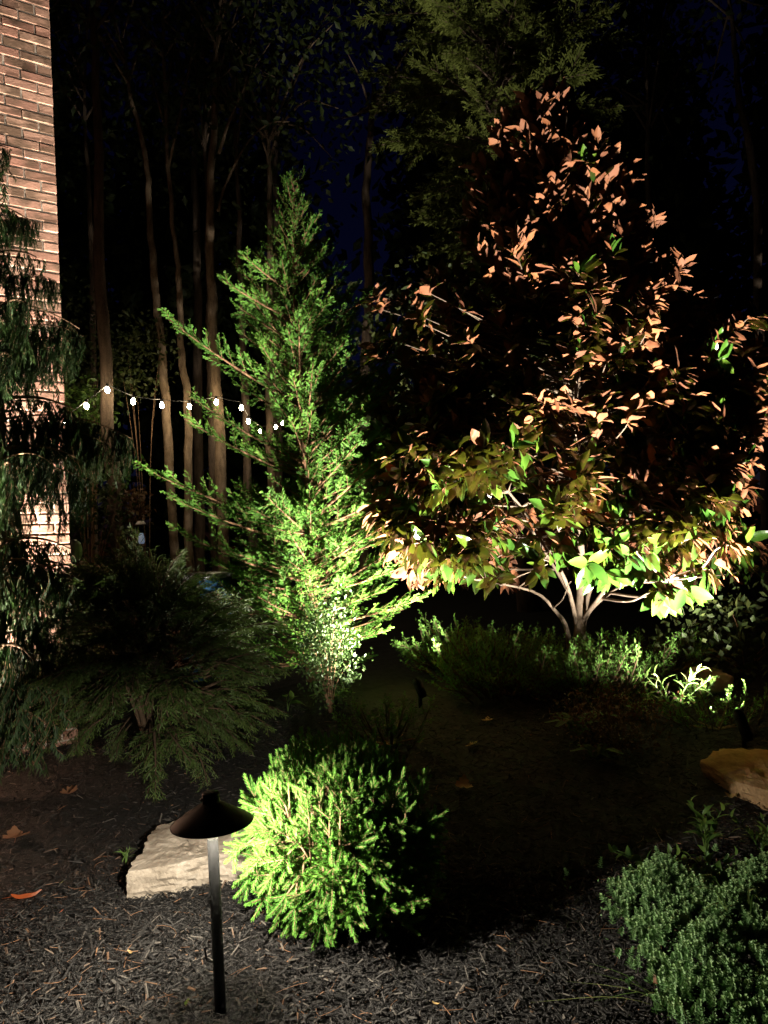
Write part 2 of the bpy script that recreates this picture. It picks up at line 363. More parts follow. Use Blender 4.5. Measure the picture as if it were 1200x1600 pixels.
# ------------------------------------------------------------------ spray foliage meshes
def spray(mb, p0, d, up, L, g, sec=.09, sp=.016, ter=.03, spt=.009, ang=42, curve=.0, flat=30, wd=.0055, t0=.12, core=True, secdroop=0., m=1, vb=.5, vr=.28, tspread=.42):
    d = nrm(d); up = np.asarray(up, float); n = max(3, int(L*(1-t0)/sp)); lat0 = nrm(np.cross(d, up)); u2 = np.cross(lat0, d)
    B, D, N, Ls, Ws, Vv = [], [], [], [], [], []
    for i in range(n):
        t = t0+(1-t0)*(i+.5)/n; p = p0+d*L*t+u2*curve*L*t*t
        ax = nrm(d+u2*2*curve*t); sd = 1 if i % 2 else -1
        la = rotv(lat0*sd, ax, math.radians(g.normal(0, flat))+ (0.35*sd)); a = math.radians(g.normal(ang, 7))*(1-.35*t)
        s = nrm(ax*math.cos(a)+la*math.sin(a)-np.array([0, 0, secdroop]))
        l = sec*(1.12-.8*t)*(.55+.45*min(1, t/.3))*g.uniform(.75, 1.2)
        mct = max(2, int(l/spt)); k = (np.arange(mct)+.4)/mct
        nr = nrm(np.cross(s, ax)+g.normal(0, .25, 3))
        q = nrm(np.cross(s, nr))
        pos = p+s*l*k[:, None]-np.array([0, 0, 1.])*(secdroop*l*k**2)[:, None]
        sg = np.where(np.arange(mct) % 2, 1, -1)[:, None]
        dirs = s*.86+q*sg*tspread+nr*g.normal(0, .16, (mct, 1))
        B.append(pos); D.append(dirs); N.append(np.repeat(nr[None], mct, 0)+g.normal(0, .3, (mct, 3))); Ls.append(ter*(1.15-.85*k)*g.uniform(.8, 1.2, mct)); Ws.append(np.full(mct, wd))
        v = np.clip(vb+vr*(t-.5)+.35*(k-.5)+g.normal(0, .12), 0, 1); Vv.append(v)
        B.append(p[None]); D.append(s[None]); N.append(nr[None]); Ls.append(np.array([l*1.0])); Ws.append(np.array([wd*.75])); Vv.append(np.array([.35]))
    diamonds(mb, np.concatenate(B), np.concatenate(D), np.concatenate(N), np.concatenate(Ls), np.concatenate(Ws), m, np.concatenate(Vv))
    if core:
        t = np.linspace(0, .97, 7)[:, None]; tube(mb, p0+d*L*t+u2*curve*L*t*t, np.linspace(.006*max(L, .3), .0012, 7), 4, 0)
def bough(L, seed, mats, sub=.28, sec=.085, curve=.10, subang=38, spn=.062, ter=.025, wd=.0058, droop=0., secdroop=0., flat=20, sp=.0150, spt=.0062, roll=24):
    g = np.random.default_rng(seed); mb = MB(); d = np.array([1.0, 0, 0]); up = np.array([0, 0, 1.0])
    t = np.linspace(0, 1, 9)[:, None]; pts = d*L*t+up*(curve*L*t*t-droop*L*t**3)
    tube(mb, pts, np.linspace(.0065+.008*L, .002, 9), 5, 0)
    n = int(L/spn)
    for i in range(n):
        t = .16+.8*(i+.5)/n; p = d*L*t+up*(curve*L*t*t-droop*L*t**3); ax = nrm(d+up*(2*curve*t-3*droop*t*t)); sd = 1 if i % 2 else -1
        la = rotv(np.array([0, sd, 0.]), ax, math.radians(g.normal(0, roll))+.3*sd); a = math.radians(g.normal(subang, 7))
        l = sub*(1.15-.75*t)*g.uniform(.75, 1.25)
        spray(mb, p, nrm(ax*math.cos(a)+la*math.sin(a)), up+g.normal(0, .25, 3), l, g, sec*(1-.25*t), sp, ter, spt, curve=.1-droop, flat=flat, wd=wd, secdroop=secdroop)
    pe = d*L*.55+up*(curve*L*.55**2-droop*L*.55**3); ax = nrm(d+up*(2*curve*.8-3*droop*.64))
    spray(mb, pe, ax, up, L*.45+.04, g, sec, sp*.9, ter, spt, curve=curve*.4, flat=40, wd=wd, t0=.02, core=False, secdroop=secdroop)
    return mb.mesh('branch', mats)

# ------------------------------------------------------------------ the cypress in the middle
cb = G(488, 1062); cy = P(458, 275, 6.0); cy_h = cy[2]-cb[2]
f1 = G(657, 1106); f2 = G(1163, 1168); f1h = f1+[0, 0, .13]
cyp = thing('cypress_tree', 'tall feathery green cypress lit by a spotlight in the middle of the bed', 'tree', cb)
g = np.random.default_rng(21)
tr_pts = spline([cb-[0, 0, .1], cb+(cy-cb)*.33+[.03, 0, 0], cb+(cy-cb)*.66+[-.02, 0, 0], cy], 20)
mb = MB(); tube(mb, tr_pts, np.linspace(.055, .004, 20), 10, 0, .5, True, .06, g); mb.build('trunk', M_TRUNK, cyp)
cm = [bark('cypress_twig', (.07, .035, .018), (.17, .095, .05), 40, .4), M_CYP]
CB = {1.15: [bough(1.15, 100+i, cm) for i in range(4)], .8: [bough(.8, 110+i, cm, sub=.22) for i in range(4)], .5: [bough(.5, 120+i, cm, sub=.17, spn=.06) for i in range(4)], .28: [bough(.28, 130+i, cm, sub=.11, spn=.05, sec=.05) for i in range(3)]}
prof_t = [0, .10, .18, .27, .38, .48, .59, .69, .78, .84, .90, .96, 1]; prof_r = [.55, .85, .98, 1.05, 1.0, .86, .74, .60, .44, .30, .16, .08, .04]
def add_bough(par, lib, p, d, L, g, roll=0.0):
    k = min(lib, key=lambda q: abs(math.log(q/L))); me = lib[k][g.integers(len(lib[k]))]
    upv = rotv(np.array([0, 0, 1.0]), d, roll)
    return link('branch', me, par, mat4(frame(d, upv), p, L/k))
def axis_at(t):
    i = t*(len(tr_pts)-1); k = min(int(i), len(tr_pts)-2); return tr_pts[k]+(tr_pts[k+1]-tr_pts[k])*(i-k)
NB = 255
for i in range(NB):
    t = .05+.94*((i+.5)/NB)**1.0; az = i*2.39996+g.normal(0, .25); p = axis_at(t)
    el = math.radians(14+34*t**1.4+g.normal(0, 7)); rr = np.interp(t, prof_t, prof_r)*g.uniform(.62, 1.05)
    if t > .72 and g.random() < .35: continue
    # the side towards the wood (left) is open, with fewer, longer boughs
    if math.cos(az) < -.35 and .06 < t < .80:
        if g.random() < .45: continue
        rr = min(rr, .58)
    if math.sin(az) < 0: rr *= 1-.38*abs(math.sin(az))
    d = np.array([math.cos(az)*math.cos(el), math.sin(az)*math.cos(el), math.sin(el)])
    Lb = max(.14, rr/math.cos(el)); tipd = np.linalg.norm(p+d*Lb-f1h)
    if t < .5 and tipd < .75: Lb *= .35+.55*tipd/.75        # clipped back round the spotlight
    add_bough(cyp, CB, p, d, Lb, g, g.normal(0, .35))
for tip, base in (((245, 516), .55), ((280, 676), .40), ((292, 640), .43), ((205, 756), .30), ((262, 850), .20), ((345, 452), .72), ((380, 412), .77), ((600, 462), .68), ((400, 965), .10), ((425, 1015), .07), ((560, 1005), .10), ((450, 905), .2), ((525, 1030), .06), ((375, 935), .13), ((610, 1000), .09), ((340, 900), .15), ((470, 980), .12), ((640, 900), .18), ((580, 520), .62), ((683, 765), .30), ((672, 835), .24), ((640, 600), .48), ((670, 952), .12), ((255, 800), .27)):
    b = axis_at(base); tp = P(tip[0], tip[1], (5.50 if tip[0] < 390 else 5.9 if tip[1] < 880 else 5.70)+g.uniform(-.12, .08)); v = tp-b
    add_bough(cyp, CB, b, nrm(v), float(np.linalg.norm(v)), g, g.normal(0, .2))
for i in range(46):                            # the full skirt of low boughs towards the house and the lawn side
    t = g.uniform(.03, .34); az = g.uniform(math.pi*.95, math.pi*1.72); el = R(g.normal(10, 8)); L = g.uniform(.45, .85)*(1 if math.cos(az) < 0 else .75)
    add_bough(cyp, CB, axis_at(t), np.array([math.cos(az)*math.cos(el), math.sin(az)*math.cos(el)*.75, math.sin(el)]), L, g, g.normal(0, .35))
for t in np.linspace(.86, .985, 8):
    az = g.uniform(0, 6.28); el = R(58); add_bough(cyp, CB, axis_at(t), np.array([math.cos(az)*math.cos(el), math.sin(az)*math.cos(el), math.sin(el)]), .16+.9*(1-t), g)
add_bough(cyp, CB, axis_at(.93), nrm(cy-axis_at(.9)), .30, g)

# ------------------------------------------------------------------ globe cryptomeria in front
def shoot(mb, p, d, up, L, g, nl=.0165, wd=.0036):
    n = int(L/.0015); k = (np.arange(n)+.5)/n; d = nrm(d); fr = frame(d, up); cv = g.normal(.16, .1)
    pos = p+d*(L*k)[:, None]+fr[:, 2]*(cv*L*k**2)[:, None]; ax = nrm(d+fr[:, 2]*(2*cv*k)[:, None])
    a = np.arange(n)*2.39996+g.random()*6; rad = fr[:, 1]*np.cos(a)[:, None]+fr[:, 2]*np.sin(a)[:, None]
    op = np.radians(46-22*k)[:, None]; dr = ax*np.cos(op)+rad*np.sin(op)
    l = nl*(.55+.45*np.minimum(1, k/.15))*np.where(k > .85, 1-.4*(k-.85)/.15, 1)*g.uniform(.85, 1.15, n)
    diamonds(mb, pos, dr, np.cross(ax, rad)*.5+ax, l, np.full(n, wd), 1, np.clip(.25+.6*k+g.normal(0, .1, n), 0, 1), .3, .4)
    tube(mb, pos[::max(1, n//5)], .0022, 4, 0, .5, False)
def crypt_branch(seed):
    g = np.random.default_rng(seed); mb = MB(); d = np.array([1.0, 0, 0]); up = np.array([0, 0, 1.0])
    tube(mb, np.array([[-.10, 0, -.012], [-.05, 0, -.004], [0, 0, 0]]), [.0035, .003, .0025], 4, 0)
    shoot(mb, np.zeros(3), d, up, g.uniform(.055, .085), g)
    for j in range(g.integers(4, 7)):
        q = g.uniform(-.075, .03); az = g.uniform(0, 6.28); a = math.radians(g.uniform(28, 60))
        shoot(mb, np.array([q, 0, 0]), np.array([math.cos(a), math.sin(a)*math.cos(az), math.sin(a)*math.sin(az)]), up, g.uniform(.032, .062), g)
    return mb
crm = [crypt_branch(200+i) for i in range(9)]; crl = [m.mesh('branch', [M_TWIG, M_CRYPT]) for m in crm]
gc = np.array([-.262, 2.925, 0]); gc[2] = float(gz(gc[0], gc[1]))
globe = thing('globe_shrub', 'rounded bright green globe conifer shrub lit beside the path lamp', 'shrub', gc)
g = np.random.default_rng(31); mb = MB()
for i in range(26):
    a = i*2.4; e = g.uniform(.1, 1.3); dd = np.array([math.cos(a)*math.cos(e), math.sin(a)*math.cos(e), math.sin(e)])
    tube(mb, spline([gc, gc+dd*[.14, .14, .25]+[0, 0, .03], gc+dd*[.24, .24, .46]], 6), np.linspace(.009, .003, 6), 5, 0)
mb.build('stem', M_TWIG, globe)
NG = 700; spots = []
for i in range(NG):
    k = (i+.5)/NG; zf = 1-1.94*k
    az = i*2.39996+g.normal(0, .12); rr = math.sqrt(max(0, 1-abs(zf)**2.4)); lump = 1+.10*math.sin(3*az+1)+.09*math.sin(5*zf*3+az*2)
    sh = (g.uniform(.80, 1.06) if i % 3 else g.uniform(.5, .8))*lump
    loc = np.array([math.cos(az)*rr*.352*sh, math.sin(az)*rr*.362*sh, .325+zf*(.315 if zf > 0 else .305)*(.75+.25*sh)])
    loc[2] = max(loc[2], .035)
    o_ = nrm(np.array([math.cos(az)*rr, math.sin(az)*rr, zf*.9+.05]))
    d = nrm(o_+np.array([0, 0, .25 if zf > .3 else (-.2 if zf > -.3 else -.42)])+g.normal(0, .26, 3))
    if zf > .5: d = nrm(d+np.array([0, 0, 1.1])); loc[2] += .05*(zf-.5)
    p = gc+loc-d*.05; spots.append((p, frame(d, rotv(np.array([0, 0, 1.]), d, g.uniform(-.6, .6))), g.uniform(.85, 1.25), g.integers(9), -(p@nrm(gc-CAM))*1.0+.15*zf))
for i in range(44):                            # loose low sprays on the right front
    az = R(g.uniform(-95, 5)); q = g.uniform(.32, .39); p = gc+[q*math.cos(az), q*math.sin(az), g.uniform(.05, .36)]
    d = nrm(np.array([math.cos(az), math.sin(az), g.normal(-.15, .25)])+g.normal(0, .2, 3)); spots.append((p-d*.05, frame(d), g.uniform(.9, 1.3), g.integers(9), -(p@nrm(gc-CAM))+.3))
for i in range(330):                           # the dense inside
    o_ = nrm(g.normal(0, 1, 3)); p = gc+o_*[.27, .27, .22]*g.uniform(.5, 1)+[0, 0, .31]
    spots.append((p, frame(o_+[0, 0, .3]), 1.2, g.integers(9), -99))
NG = len(spots)
rest = MB(); srt = sorted(range(NG), key=lambda i: -spots[i][4])
for n_, i in enumerate(srt):
    p, Rm, sc_, k, _q = spots[i]
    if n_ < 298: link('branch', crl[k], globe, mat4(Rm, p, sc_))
    else:
        off = 0
        for (V, var) in crm[k].V: rest.V.append((V@(Rm*sc_).T+p, var))
        for (F, m_, sm_) in crm[k].F: rest.F.append((F+rest.n, m_, sm_))
        rest.n += crm[k].n
tag(rest.build('foliage', [M_TWIG, M_CRYPT], globe), kind='stuff')

# ------------------------------------------------------------------ big drooping shrub by the house
g = np.random.default_rng(41)
tb = np.array([-1.44, 4.62, 0]); tb[2] = float(gz(tb[0], tb[1]))
bush = thing('thread_shrub', 'broad dark green shrub with drooping thread foliage before the house corner', 'shrub', tb)
tm = [bark('dark_twig', (.03, .02, .012), (.08, .05, .03), 40, .4), M_THREAD]
TB = {.7: [bough(.7, 300+i, tm, sub=.24, sec=.075, droop=.36, curve=.12, secdroop=.35, spn=.045, ter=.045, wd=.0065, spt=.010) for i in range(5)],
      .42: [bough(.42, 310+i, tm, sub=.18, sec=.065, droop=.38, curve=.12, secdroop=.35, spn=.04, ter=.042, wd=.0065, spt=.010) for i in range(5)]}
mb = MB()
for i in range(9):
    a = i*2.4; tube(mb, spline([tb, tb+[.12*math.cos(a), .1*math.sin(a), .4], tb+[.3*math.cos(a), .2*math.sin(a), .85]], 8), np.linspace(.022, .006, 8), 6, 0)
mb.build('stem', tm[0], bush)
for i in range(290):
    zf = g.random()**.85; az = g.uniform(0, 6.28); rr = math.sqrt(max(.02, 1-(zf*.98)**2.2)); q = g.uniform(.25, .72)
    xo = .56*rr*q*math.cos(az); p = tb+np.array([xo, .52*rr*q*math.sin(az), (.28+zf*.76)*(1-.45*min(1, max(0, xo+.1)/.5))])
    el = math.radians(-18*(1-zf)**2+62*zf**1.6+g.normal(0, 12)); d = np.array([math.cos(az)*math.cos(el), math.sin(az)*math.cos(el), math.sin(el)])
    add_bough(bush, TB, p, d, (.28+.26*g.random())*(1 if .25 < zf < .8 else .75), g, g.normal(0, .3))

# ------------------------------------------------------------------ weeping cedar on the left
wb = np.array([-2.26, 4.22, 0]); wb[2] = float(gz(wb[0], wb[1]))
weep = thing('weeping_cedar', 'weeping conifer hanging in dark curtains in front of the brick house', 'tree', wb)
g = np.random.default_rng(51)
wtop = wb+[.06, -.02, 3.75]
wt = spline([wb-[0, 0, .1], wb+[.14, 0, 1.2], wb+[.17, .0, 2.4], wtop], 16)
mb = MB(); tube(mb, wt, np.linspace(.06, .010, 16), 8, 0, .5, True, .05, g); mb.build('trunk', M_WOODBARK, weep)
def curtain(L, seed, dens=130, hang=(.22, .58)):
    g = np.random.default_rng(seed); mb = MB()
    t = np.linspace(0, 1, 10); path = np.stack([L*t, .05*L*np.sin(3*t), .14*L*np.sin(t*2.0)-.26*L*t**2], -1)
    tube(mb, path, np.linspace(.010, .0025, 10), 5, 0)
    for _ in range(int(dens*L)):
        k = g.uniform(.12, 1); p = np.array([np.interp(k, t, path[:, j]) for j in range(3)]); h = g.uniform(*hang)*(1.1-.45*k)
        n = int(h/.013); s = (np.arange(n)+.5)/n; yaw = g.uniform(0, 6.28); o = g.uniform(.01, .07)
        pos = p+np.stack([math.cos(yaw)*o*np.sqrt(s)+.02*np.sin(s*5+yaw), math.sin(yaw)*o*np.sqrt(s)+.02*np.cos(s*4+yaw), -h*s], -1)
        for sg in (1, -1, 0):
            a2 = yaw+g.uniform(-.5, .5); lat = np.array([math.cos(a2), math.sin(a2), 0])*sg*.42
            dr = np.array([0, 0, -1.0])+lat+g.normal(0, .16, (n, 3))
            diamonds(mb, pos, dr, np.cross(dr, [math.cos(yaw), math.sin(yaw), .3])+g.normal(0, .3, (n, 3)),   .032*g.uniform(.7, 1.25, n), .0065, 1, np.clip(.25+.5*s+g.normal(0, .12, n), 0, 1))
        tube(mb, pos[::max(1, n//4)], .0013, 3, 0, .5, False)
    return mb.mesh('branch', [M_TWIG, M_CEDAR])
WL = {.9: [curtain(.9, 400+i) for i in range(3)], .55: [curtain(.55, 410+i, 85) for i in range(4)], .3: [curtain(.3, 420+i, 90, (.12, .32)) for i in range(3)]}
for i in range(44):
    t = .28+.70*(i+.5)/44; k = t*15; b = wt[min(14, int(k))]+[0, 0, g.uniform(-.1, .1)]; az = i*2.39996+g.normal(0, .3); el = math.radians(g.uniform(-10, 30))
    # keep the boughs clear of the house wall behind
    d = np.array([math.cos(az)*math.cos(el), math.sin(az)*math.cos(el)*.7, math.sin(el)])
    L = (.42 if t < .8 else .30)*g.uniform(.7, 1.25)
    if (d@(-wn_)) > .25: L = min(L, .38)
    k = min(WL, key=lambda q: abs(math.log(q/L))); link('branch', WL[k][g.integers(len(WL[k]))], weep, mat4(frame(d*[1, 1, 0]), b, L/k))
# long arching boughs that reach across to the trunks
for (b0, tip, L) in (((.42, (205, 655, 4.55), 0)), ((.36, (160, 665, 4.45), 0)), ((.50, (128, 500, 4.2), 0)), ((.47, (115, 540, 4.3), 0)), ((.62, (90, 420, 4.2), 0)), ((.7, (60, 330, 4.2), 0)), ((.27, (110, 880, 4.1), 0)), ((.24, (60, 900, 4.1), 0)), ((.22, (95, 985, 4.15), 0)), ((.2, (50, 1010, 4.0), 0)), ((.2, (85, 1060, 4.1), 0)), ((.18, (30, 1075, 4.0), 0)), ((.16, (70, 1110, 4.05), 0))):
    b = wt[int(b0*15)]; tp = P(*tip); v = tp-b; L = float(np.linalg.norm(v)); k = min(WL, key=lambda q: abs(math.log(q/L)))
    me = WL[k][g.integers(len(WL[k]))]; hv = v*[1, 1, 0]; L = float(np.linalg.norm(hv)); b = np.array([b[0], b[1], tp[2]-.02]); link('branch', me, weep, mat4(frame(hv), b, L/k))

# ------------------------------------------------------------------ magnolia
def mag_leaf(L, seed):
    g = np.random.default_rng(seed); nu, nv = 7, 5; mb = MB()
    t = np.linspace(0, 1, nu); w = .21*L*np.sin(np.pi*np.clip(t, 0, 1)**.85)**.8*1.0; w[0] = .012*L; w[-1] = .004*L
    v = np.linspace(-1, 1, nv); arch = g.uniform(.05, .32); wave = g.uniform(.0, .05); cup = g.uniform(.05, .4); tw = g.normal(0, .25)
    Xp = np.repeat((L*t)[:, None], nv, 1); Yp = w[:, None]*v[None]
    Zp = -arch*L*t[:, None]**2+np.abs(Yp)*cup+wave*L*np.sin(t[:, None]*11+v[None]*2+seed)*np.abs(v[None])+tw*Yp*t[:, None]
    mb.add(np.stack([Xp, Yp, Zp], -1), [grid_faces(nu, nv)[:, ::-1]], 0, np.repeat(g.random(), nu*nv), True)
    return mb
def stem_mat(mb, M=None): pass
mgb = G(905, 1042)
mag = thing('magnolia_tree', 'wide magnolia with brown backed glossy leaves lit from below at its right', 'tree', mgb)
g = np.random.default_rng(61)
topm = P(885, 165, 6.05); SM = 6.0/FPX
lead = spline([mgb-[0, 0, .1], P(906, 985, 6.0), P(908, 930, 6.0), P(905, 800, 6.05), P(900, 600, 6.1), P(885, 380, 6.05), topm], 34)
hz = lead[:, 2]
scaf = [lead[4:22]]
tr = MB(); tube(tr, lead, np.interp(np.arange(34), [0, 4, 12, 33], [.062, .052, .036, .007]), 9, 0, .5, True, .05, g)
for pth, r0 in (([mgb+[-.07, -.02, -.05], P(886, 985, 5.93), P(868, 955, 5.9), P(835, 925, 5.8), P(760, 908, 5.5)], .030),
                ([P(905, 990, 6.0), P(925, 950, 5.9), P(975, 915, 5.6), P(1040, 908, 5.3)], .026),
                ([P(906, 975, 6.0), P(935, 935, 5.8), P(985, 870, 5.55), P(1060, 800, 5.4)], .026),
                ([P(903, 985, 6.0), P(890, 930, 6.1), P(850, 860, 6.2), P(790, 760, 6.2)], .026),
                ([P(907, 985, 6.0), P(930, 900, 6.1), P(1000, 780, 6.2), P(1090, 660, 6.2)], .028),
                ([P(903, 980, 6.0), P(880, 900, 5.8), P(820, 800, 5.6), P(730, 700, 5.6)], .024)):
    q = spline(pth, 14); scaf.append(q[3:]); tube(tr, q, np.linspace(r0*.8, .006, 14), 7, 0, .5, True)
tr.build('trunk', M_MAGBARK, mag); scaf = np.concatenate(scaf)
def fork(tp):                                  # where on the scaffold a limb to tp leaves
    dv = tp-scaf; c = np.linalg.norm(dv, axis=1)+np.where(dv[:, 2] < .05, 3., 0)+.6*np.abs(dv[:, 2]/np.maximum(np.linalg.norm(dv, axis=1), .01)-.55)
    return scaf[np.argmin(c)]
PH = [.45, .55, .85, 1.2, 1.7, 2.2, 2.6, 2.9, 3.2, 3.55, 3.95, 4.2, 4.45, 4.65]; PR = [.9, 1.2, 1.45, 1.58, 1.65, 1.65, 1.58, 1.36, .95, .72, .62, .52, .36, .12]
bm_ = MB(); whorls = []
NP = 150
for i in range(NP):
    h = .78+3.82*((i+.5)/NP)**.86; az = i*2.39996+g.normal(0, .3); rr = np.interp(h+.25, PH, PR)*g.uniform(.75, 1.05)
    b = np.array([np.interp(mgb[2]+(h*.82 if h > 1.9 else max(.22, h*.9-.42*rr)), hz, lead[:, j]) for j in range(3)])
    tp = np.array([mgb[0]+math.cos(az)*rr, mgb[1]+math.sin(az)*rr*(.62 if h < 1.7 else .42), mgb[2]+h-.08*(h/4.6)])
    if h < 2.1: b = fork(tp)
    midp = (b+tp)/2+[0, 0, -.06 if h > 1.2 else .02]+g.normal(0, .04, 3); q = spline([b, midp, tp], 12)
    tube(bm_, q, np.linspace(.012 if h < 3 else .008, .0035, 12), 5, 0, .5, False)
    nt_ = 6+int(rr*5.5)+(5 if h < 2.1 else 0)
    for j in range(nt_):
        k = .22+.78*(j+g.random())/nt_ if j else 1.0; p = np.array([np.interp(k, np.linspace(0, 1, 12), q[:, c]) for c in range(3)])
        ax = nrm(q[min(11, int(k*11))]-q[max(0, int(k*11)-2)]+1e-6)
        d = nrm(ax+g.normal(0, .55, 3)+[0, 0, .25+.25*h/4.6]); l = g.uniform(.10, .30)*(1 if h < 3 else .8)
        if j == 0: d = nrm(ax+[0, 0, .3]); l = .15
        e = p+d*l; tube(bm_, np.array([p, p+d*l*.5+g.normal(0, .006, 3), e]), [.0045, .004, .003], 4, 0, .5, False)
        whorls.append((e, d, h, g.integers(6, 10)))
        if l > .13: whorls.append((p+d*l*.5, d, h, 5))
# the outer leaves of the crown's near face
for gx in range(690, 1200, 47):
    for gy in range(245, 890, 46):
        hw = np.interp(gy, [245, 340, 390, 430, 480, 560, 880], [85, 95, 125, 200, 315, 340, 340]); x_ = gx+g.uniform(-24, 24); y_ = gy+g.uniform(-24, 24)
        if abs(x_-900) > hw or g.random() < .05: continue
        k_ = abs(x_-900)/330; e = P(x_, y_, 5.45+.6*k_*k_+.50*float(smooth(680, 450, y_))+.1*float(smooth(420, 260, y_))+g.uniform(-.12, .22)); b = fork(e) if y_ > 560 else np.array([np.interp(e[2]-.5, hz, lead[:, j]) for j in range(3)])
        up_ = float(smooth(790, 640, y_)); d = nrm(np.array([(x_-900)/330+g.normal(0, .3), -.7+.45*up_, .30+.85*up_+g.normal(0, .22)])); hh_ = (1042-y_)*.005
        tube(bm_, spline([b, (b+e)/2+[0, 0, -.03], e-d*.14, e], 10), np.linspace(.007, .0028, 10), 4, 0, .5, False)
        whorls.append((e, d, hh_, 8)); whorls.append((e-d*.10+g.normal(0, .02, 3), nrm(d+g.normal(0, .35, 3)), hh_, 6))
for _ in range(46):
    y_ = g.uniform(455, 720); x_ = g.uniform(580, 760); e = P(x_, y_, g.uniform(5.5, 6.1)); b = np.array([np.interp(e[2]-.4, hz, lead[:, j]) for j in range(3)])
    d = nrm(np.array([-.5+g.normal(0, .3), -.35, .7+g.normal(0, .3)])); tube(bm_, spline([b, (b+e)/2+[0, 0, -.03], e], 10), np.linspace(.007, .0028, 10), 4, 0, .5, False); whorls.append((e, d, (1042-y_)*.005, 7))
# a few sprays seen in the photograph, each at its place
for px_, py_, dd, dirp in ((680, 870, 5.4, (-1, -.4, .05)), (640, 850, 5.4, (-1, -.2, .1)), (1070, 920, 5.0, (.3, -.6, -.1)), (1035, 925, 5.05, (.0, -.7, -.1)), (1110, 890, 5.1, (.6, -.5, .0)), (920, 880, 5.3, (0, -1, .0)), (960, 850, 5.3, (.2, -1, .2)), (760, 690, 5.4, (-.2, -.5, .8)), (700, 870, 5.35, (-.5, -.6, -.1)), (1090, 840, 5.0, (.5, -.5, .2)), (1010, 860, 5.1, (.2, -.8, .1)), (1150, 850, 5.0, (.8, -.4, .2))):
    e = P(px_, py_, dd); d = nrm(np.array(dirp)); b = fork(e)
    tube(bm_, spline([b, (b+e)/2+[0, 0, -.04], e-d*.12, e], 12), np.linspace(.012, .003, 12), 5, 0, .5, False)
    whorls.append((e, d, .9 if py_ > 720 else 2.0, 9)); whorls.append((e-d*.10+g.normal(0, .03, 3), nrm(d+g.normal(0, .4, 3)), .9, 7))
bm_.build('branch', M_MAGBARK, mag)
leaves = []; NEX = 24
wh2 = [w for i, w in enumerate(whorls) if i >= len(whorls)-NEX or pix(w[0])[1] < 905]
for e, d, h, nl in wh2:
    a0 = g.uniform(0, 6.28); hj = g.normal(0, .38)
    for j in range(nl):
        a = a0+j*2.39996; fr = frame(d, g.normal(0, 1, 3)); rad = fr[:, 1]*math.cos(a)+fr[:, 2]*math.sin(a); bb = math.radians(g.uniform(28, 82)-(14 if h > 3 else 0))
        low = 1-smooth(.95, 1.75, h+hj); ld = nrm(d*math.cos(bb)+rad*math.sin(bb)-np.array([0, 0, .75*float(low)*g.uniform(.4, 1.2)+.05])+np.array([0, 0, .35*float(smooth(2.2, 3.4, h))]))
        nn = d-(d@ld)*ld+np.array([0, 0, .25])+g.normal(0, .16, 3)
        leaves.append((e-d*j*.006, frame(ld, nn), g.uniform(.125, .20) if h < 1.6 else g.uniform(.095, .185)))
LM = [mag_leaf(1.0, 500+i) for i in range(10)]
LMm = [m.mesh('leaf', M_MAG) for m in LM]
pos = np.array([l[0] for l in leaves]); px_, py_, dp_ = pix(pos); facing = np.array([abs(nrm(l[0]-CAM)@l[1][:, 2]) for l in leaves]); sz = np.array([l[2] for l in leaves])
score = sz/dp_*(.35+facing)*np.where((px_ > 0) & (px_ < 1200) & (py_ > 100), 1, 0)*np.exp(-.9*(dp_-4.6))
order = np.argsort(-score); keep = set(order[:298].tolist())
rest = MB()
for i, (p, Rm, s) in enumerate(leaves):
    k = g.integers(10)
    if i in keep: link('leaf', LMm[k], mag, mat4(Rm, p, s))
    else:
        V, var = LM[k].V[0]; rest.add(V@(Rm*s).T+p, [LM[k].F[0][0]], 0, g.random(), True)
tag(rest.build('foliage', M_MAG, mag), kind='stuff')

# ------------------------------------------------------------------ path lamp
pb = G(345, 1588)
lamp = thing('path_lamp', 'black path lamp with a wide cone hat on a slim pole', 'lamp', pb)
ZR = .556
mb = MB(); lathe(mb, [(0, -.06), (.0165, -.06), (.0165, ZR-.036), (.0150, ZR-.034), (0, ZR-.034)], 24, 0, (np.eye(3), pb)); mb.build('pole', M_BLACK, lamp)
mb = MB(); lathe(mb, [(.0150, ZR-.034), (.0150, ZR-.024), (.011, ZR-.021), (0, ZR-.021)], 24, 0, (np.eye(3), pb)); mb.build('collar', M_COLLAR, lamp)
mb = MB(); lathe(mb, [(.119, ZR+.010), (.122, ZR+.010), (.122, ZR+.013), (.075, ZR+.044), (.042, ZR+.064), (.029, ZR+.071), (.027, ZR+.073), (.024, ZR+.070), (.040, ZR+.060), (.073, ZR+.040), (.119, ZR+.010)], 64, 0, (np.eye(3), pb)); hat = mb.build('shade', M_BLACK, lamp)
mb = MB(); lathe(mb, [(.117, ZR+.008), (.072, ZR+.037), (.039, ZR+.057), (.0265, ZR+.064), (0, ZR+.064)], 48, 0, (np.eye(3), pb)); mb.build('reflector', M_COLLAR, lamp)
mb = MB(); lathe(mb, [(.0262, ZR+.068), (.0262, ZR+.098), (.0225, ZR+.103), (0, ZR+.103)], 32, 0, (np.eye(3), pb)); mb.build('cap', M_BLACK, lamp)
mb = MB(); lathe(mb, [(0, 0), (.0035, 0), (.0035, .006), (0, .006)], 10, 0, (frame(np.array([0, 0, -1.]), (1, 0, 0))[:, [1, 2, 0]], pb+[-.0262, -.012, ZR+.088])); mb.build('set_screw', plain('steel', (.3, .3, .3), .3, .9), lamp)
for k in range(3):
    a = k*2.094+.5; mb = MB(); c0 = pb+[.010*math.cos(a), .010*math.sin(a), ZR-.023]; tube(mb, np.array([c0, c0+[.010*math.cos(a), .010*math.sin(a), .088]]), .0010, 6); mb.build('strut', M_BLACK, lamp)
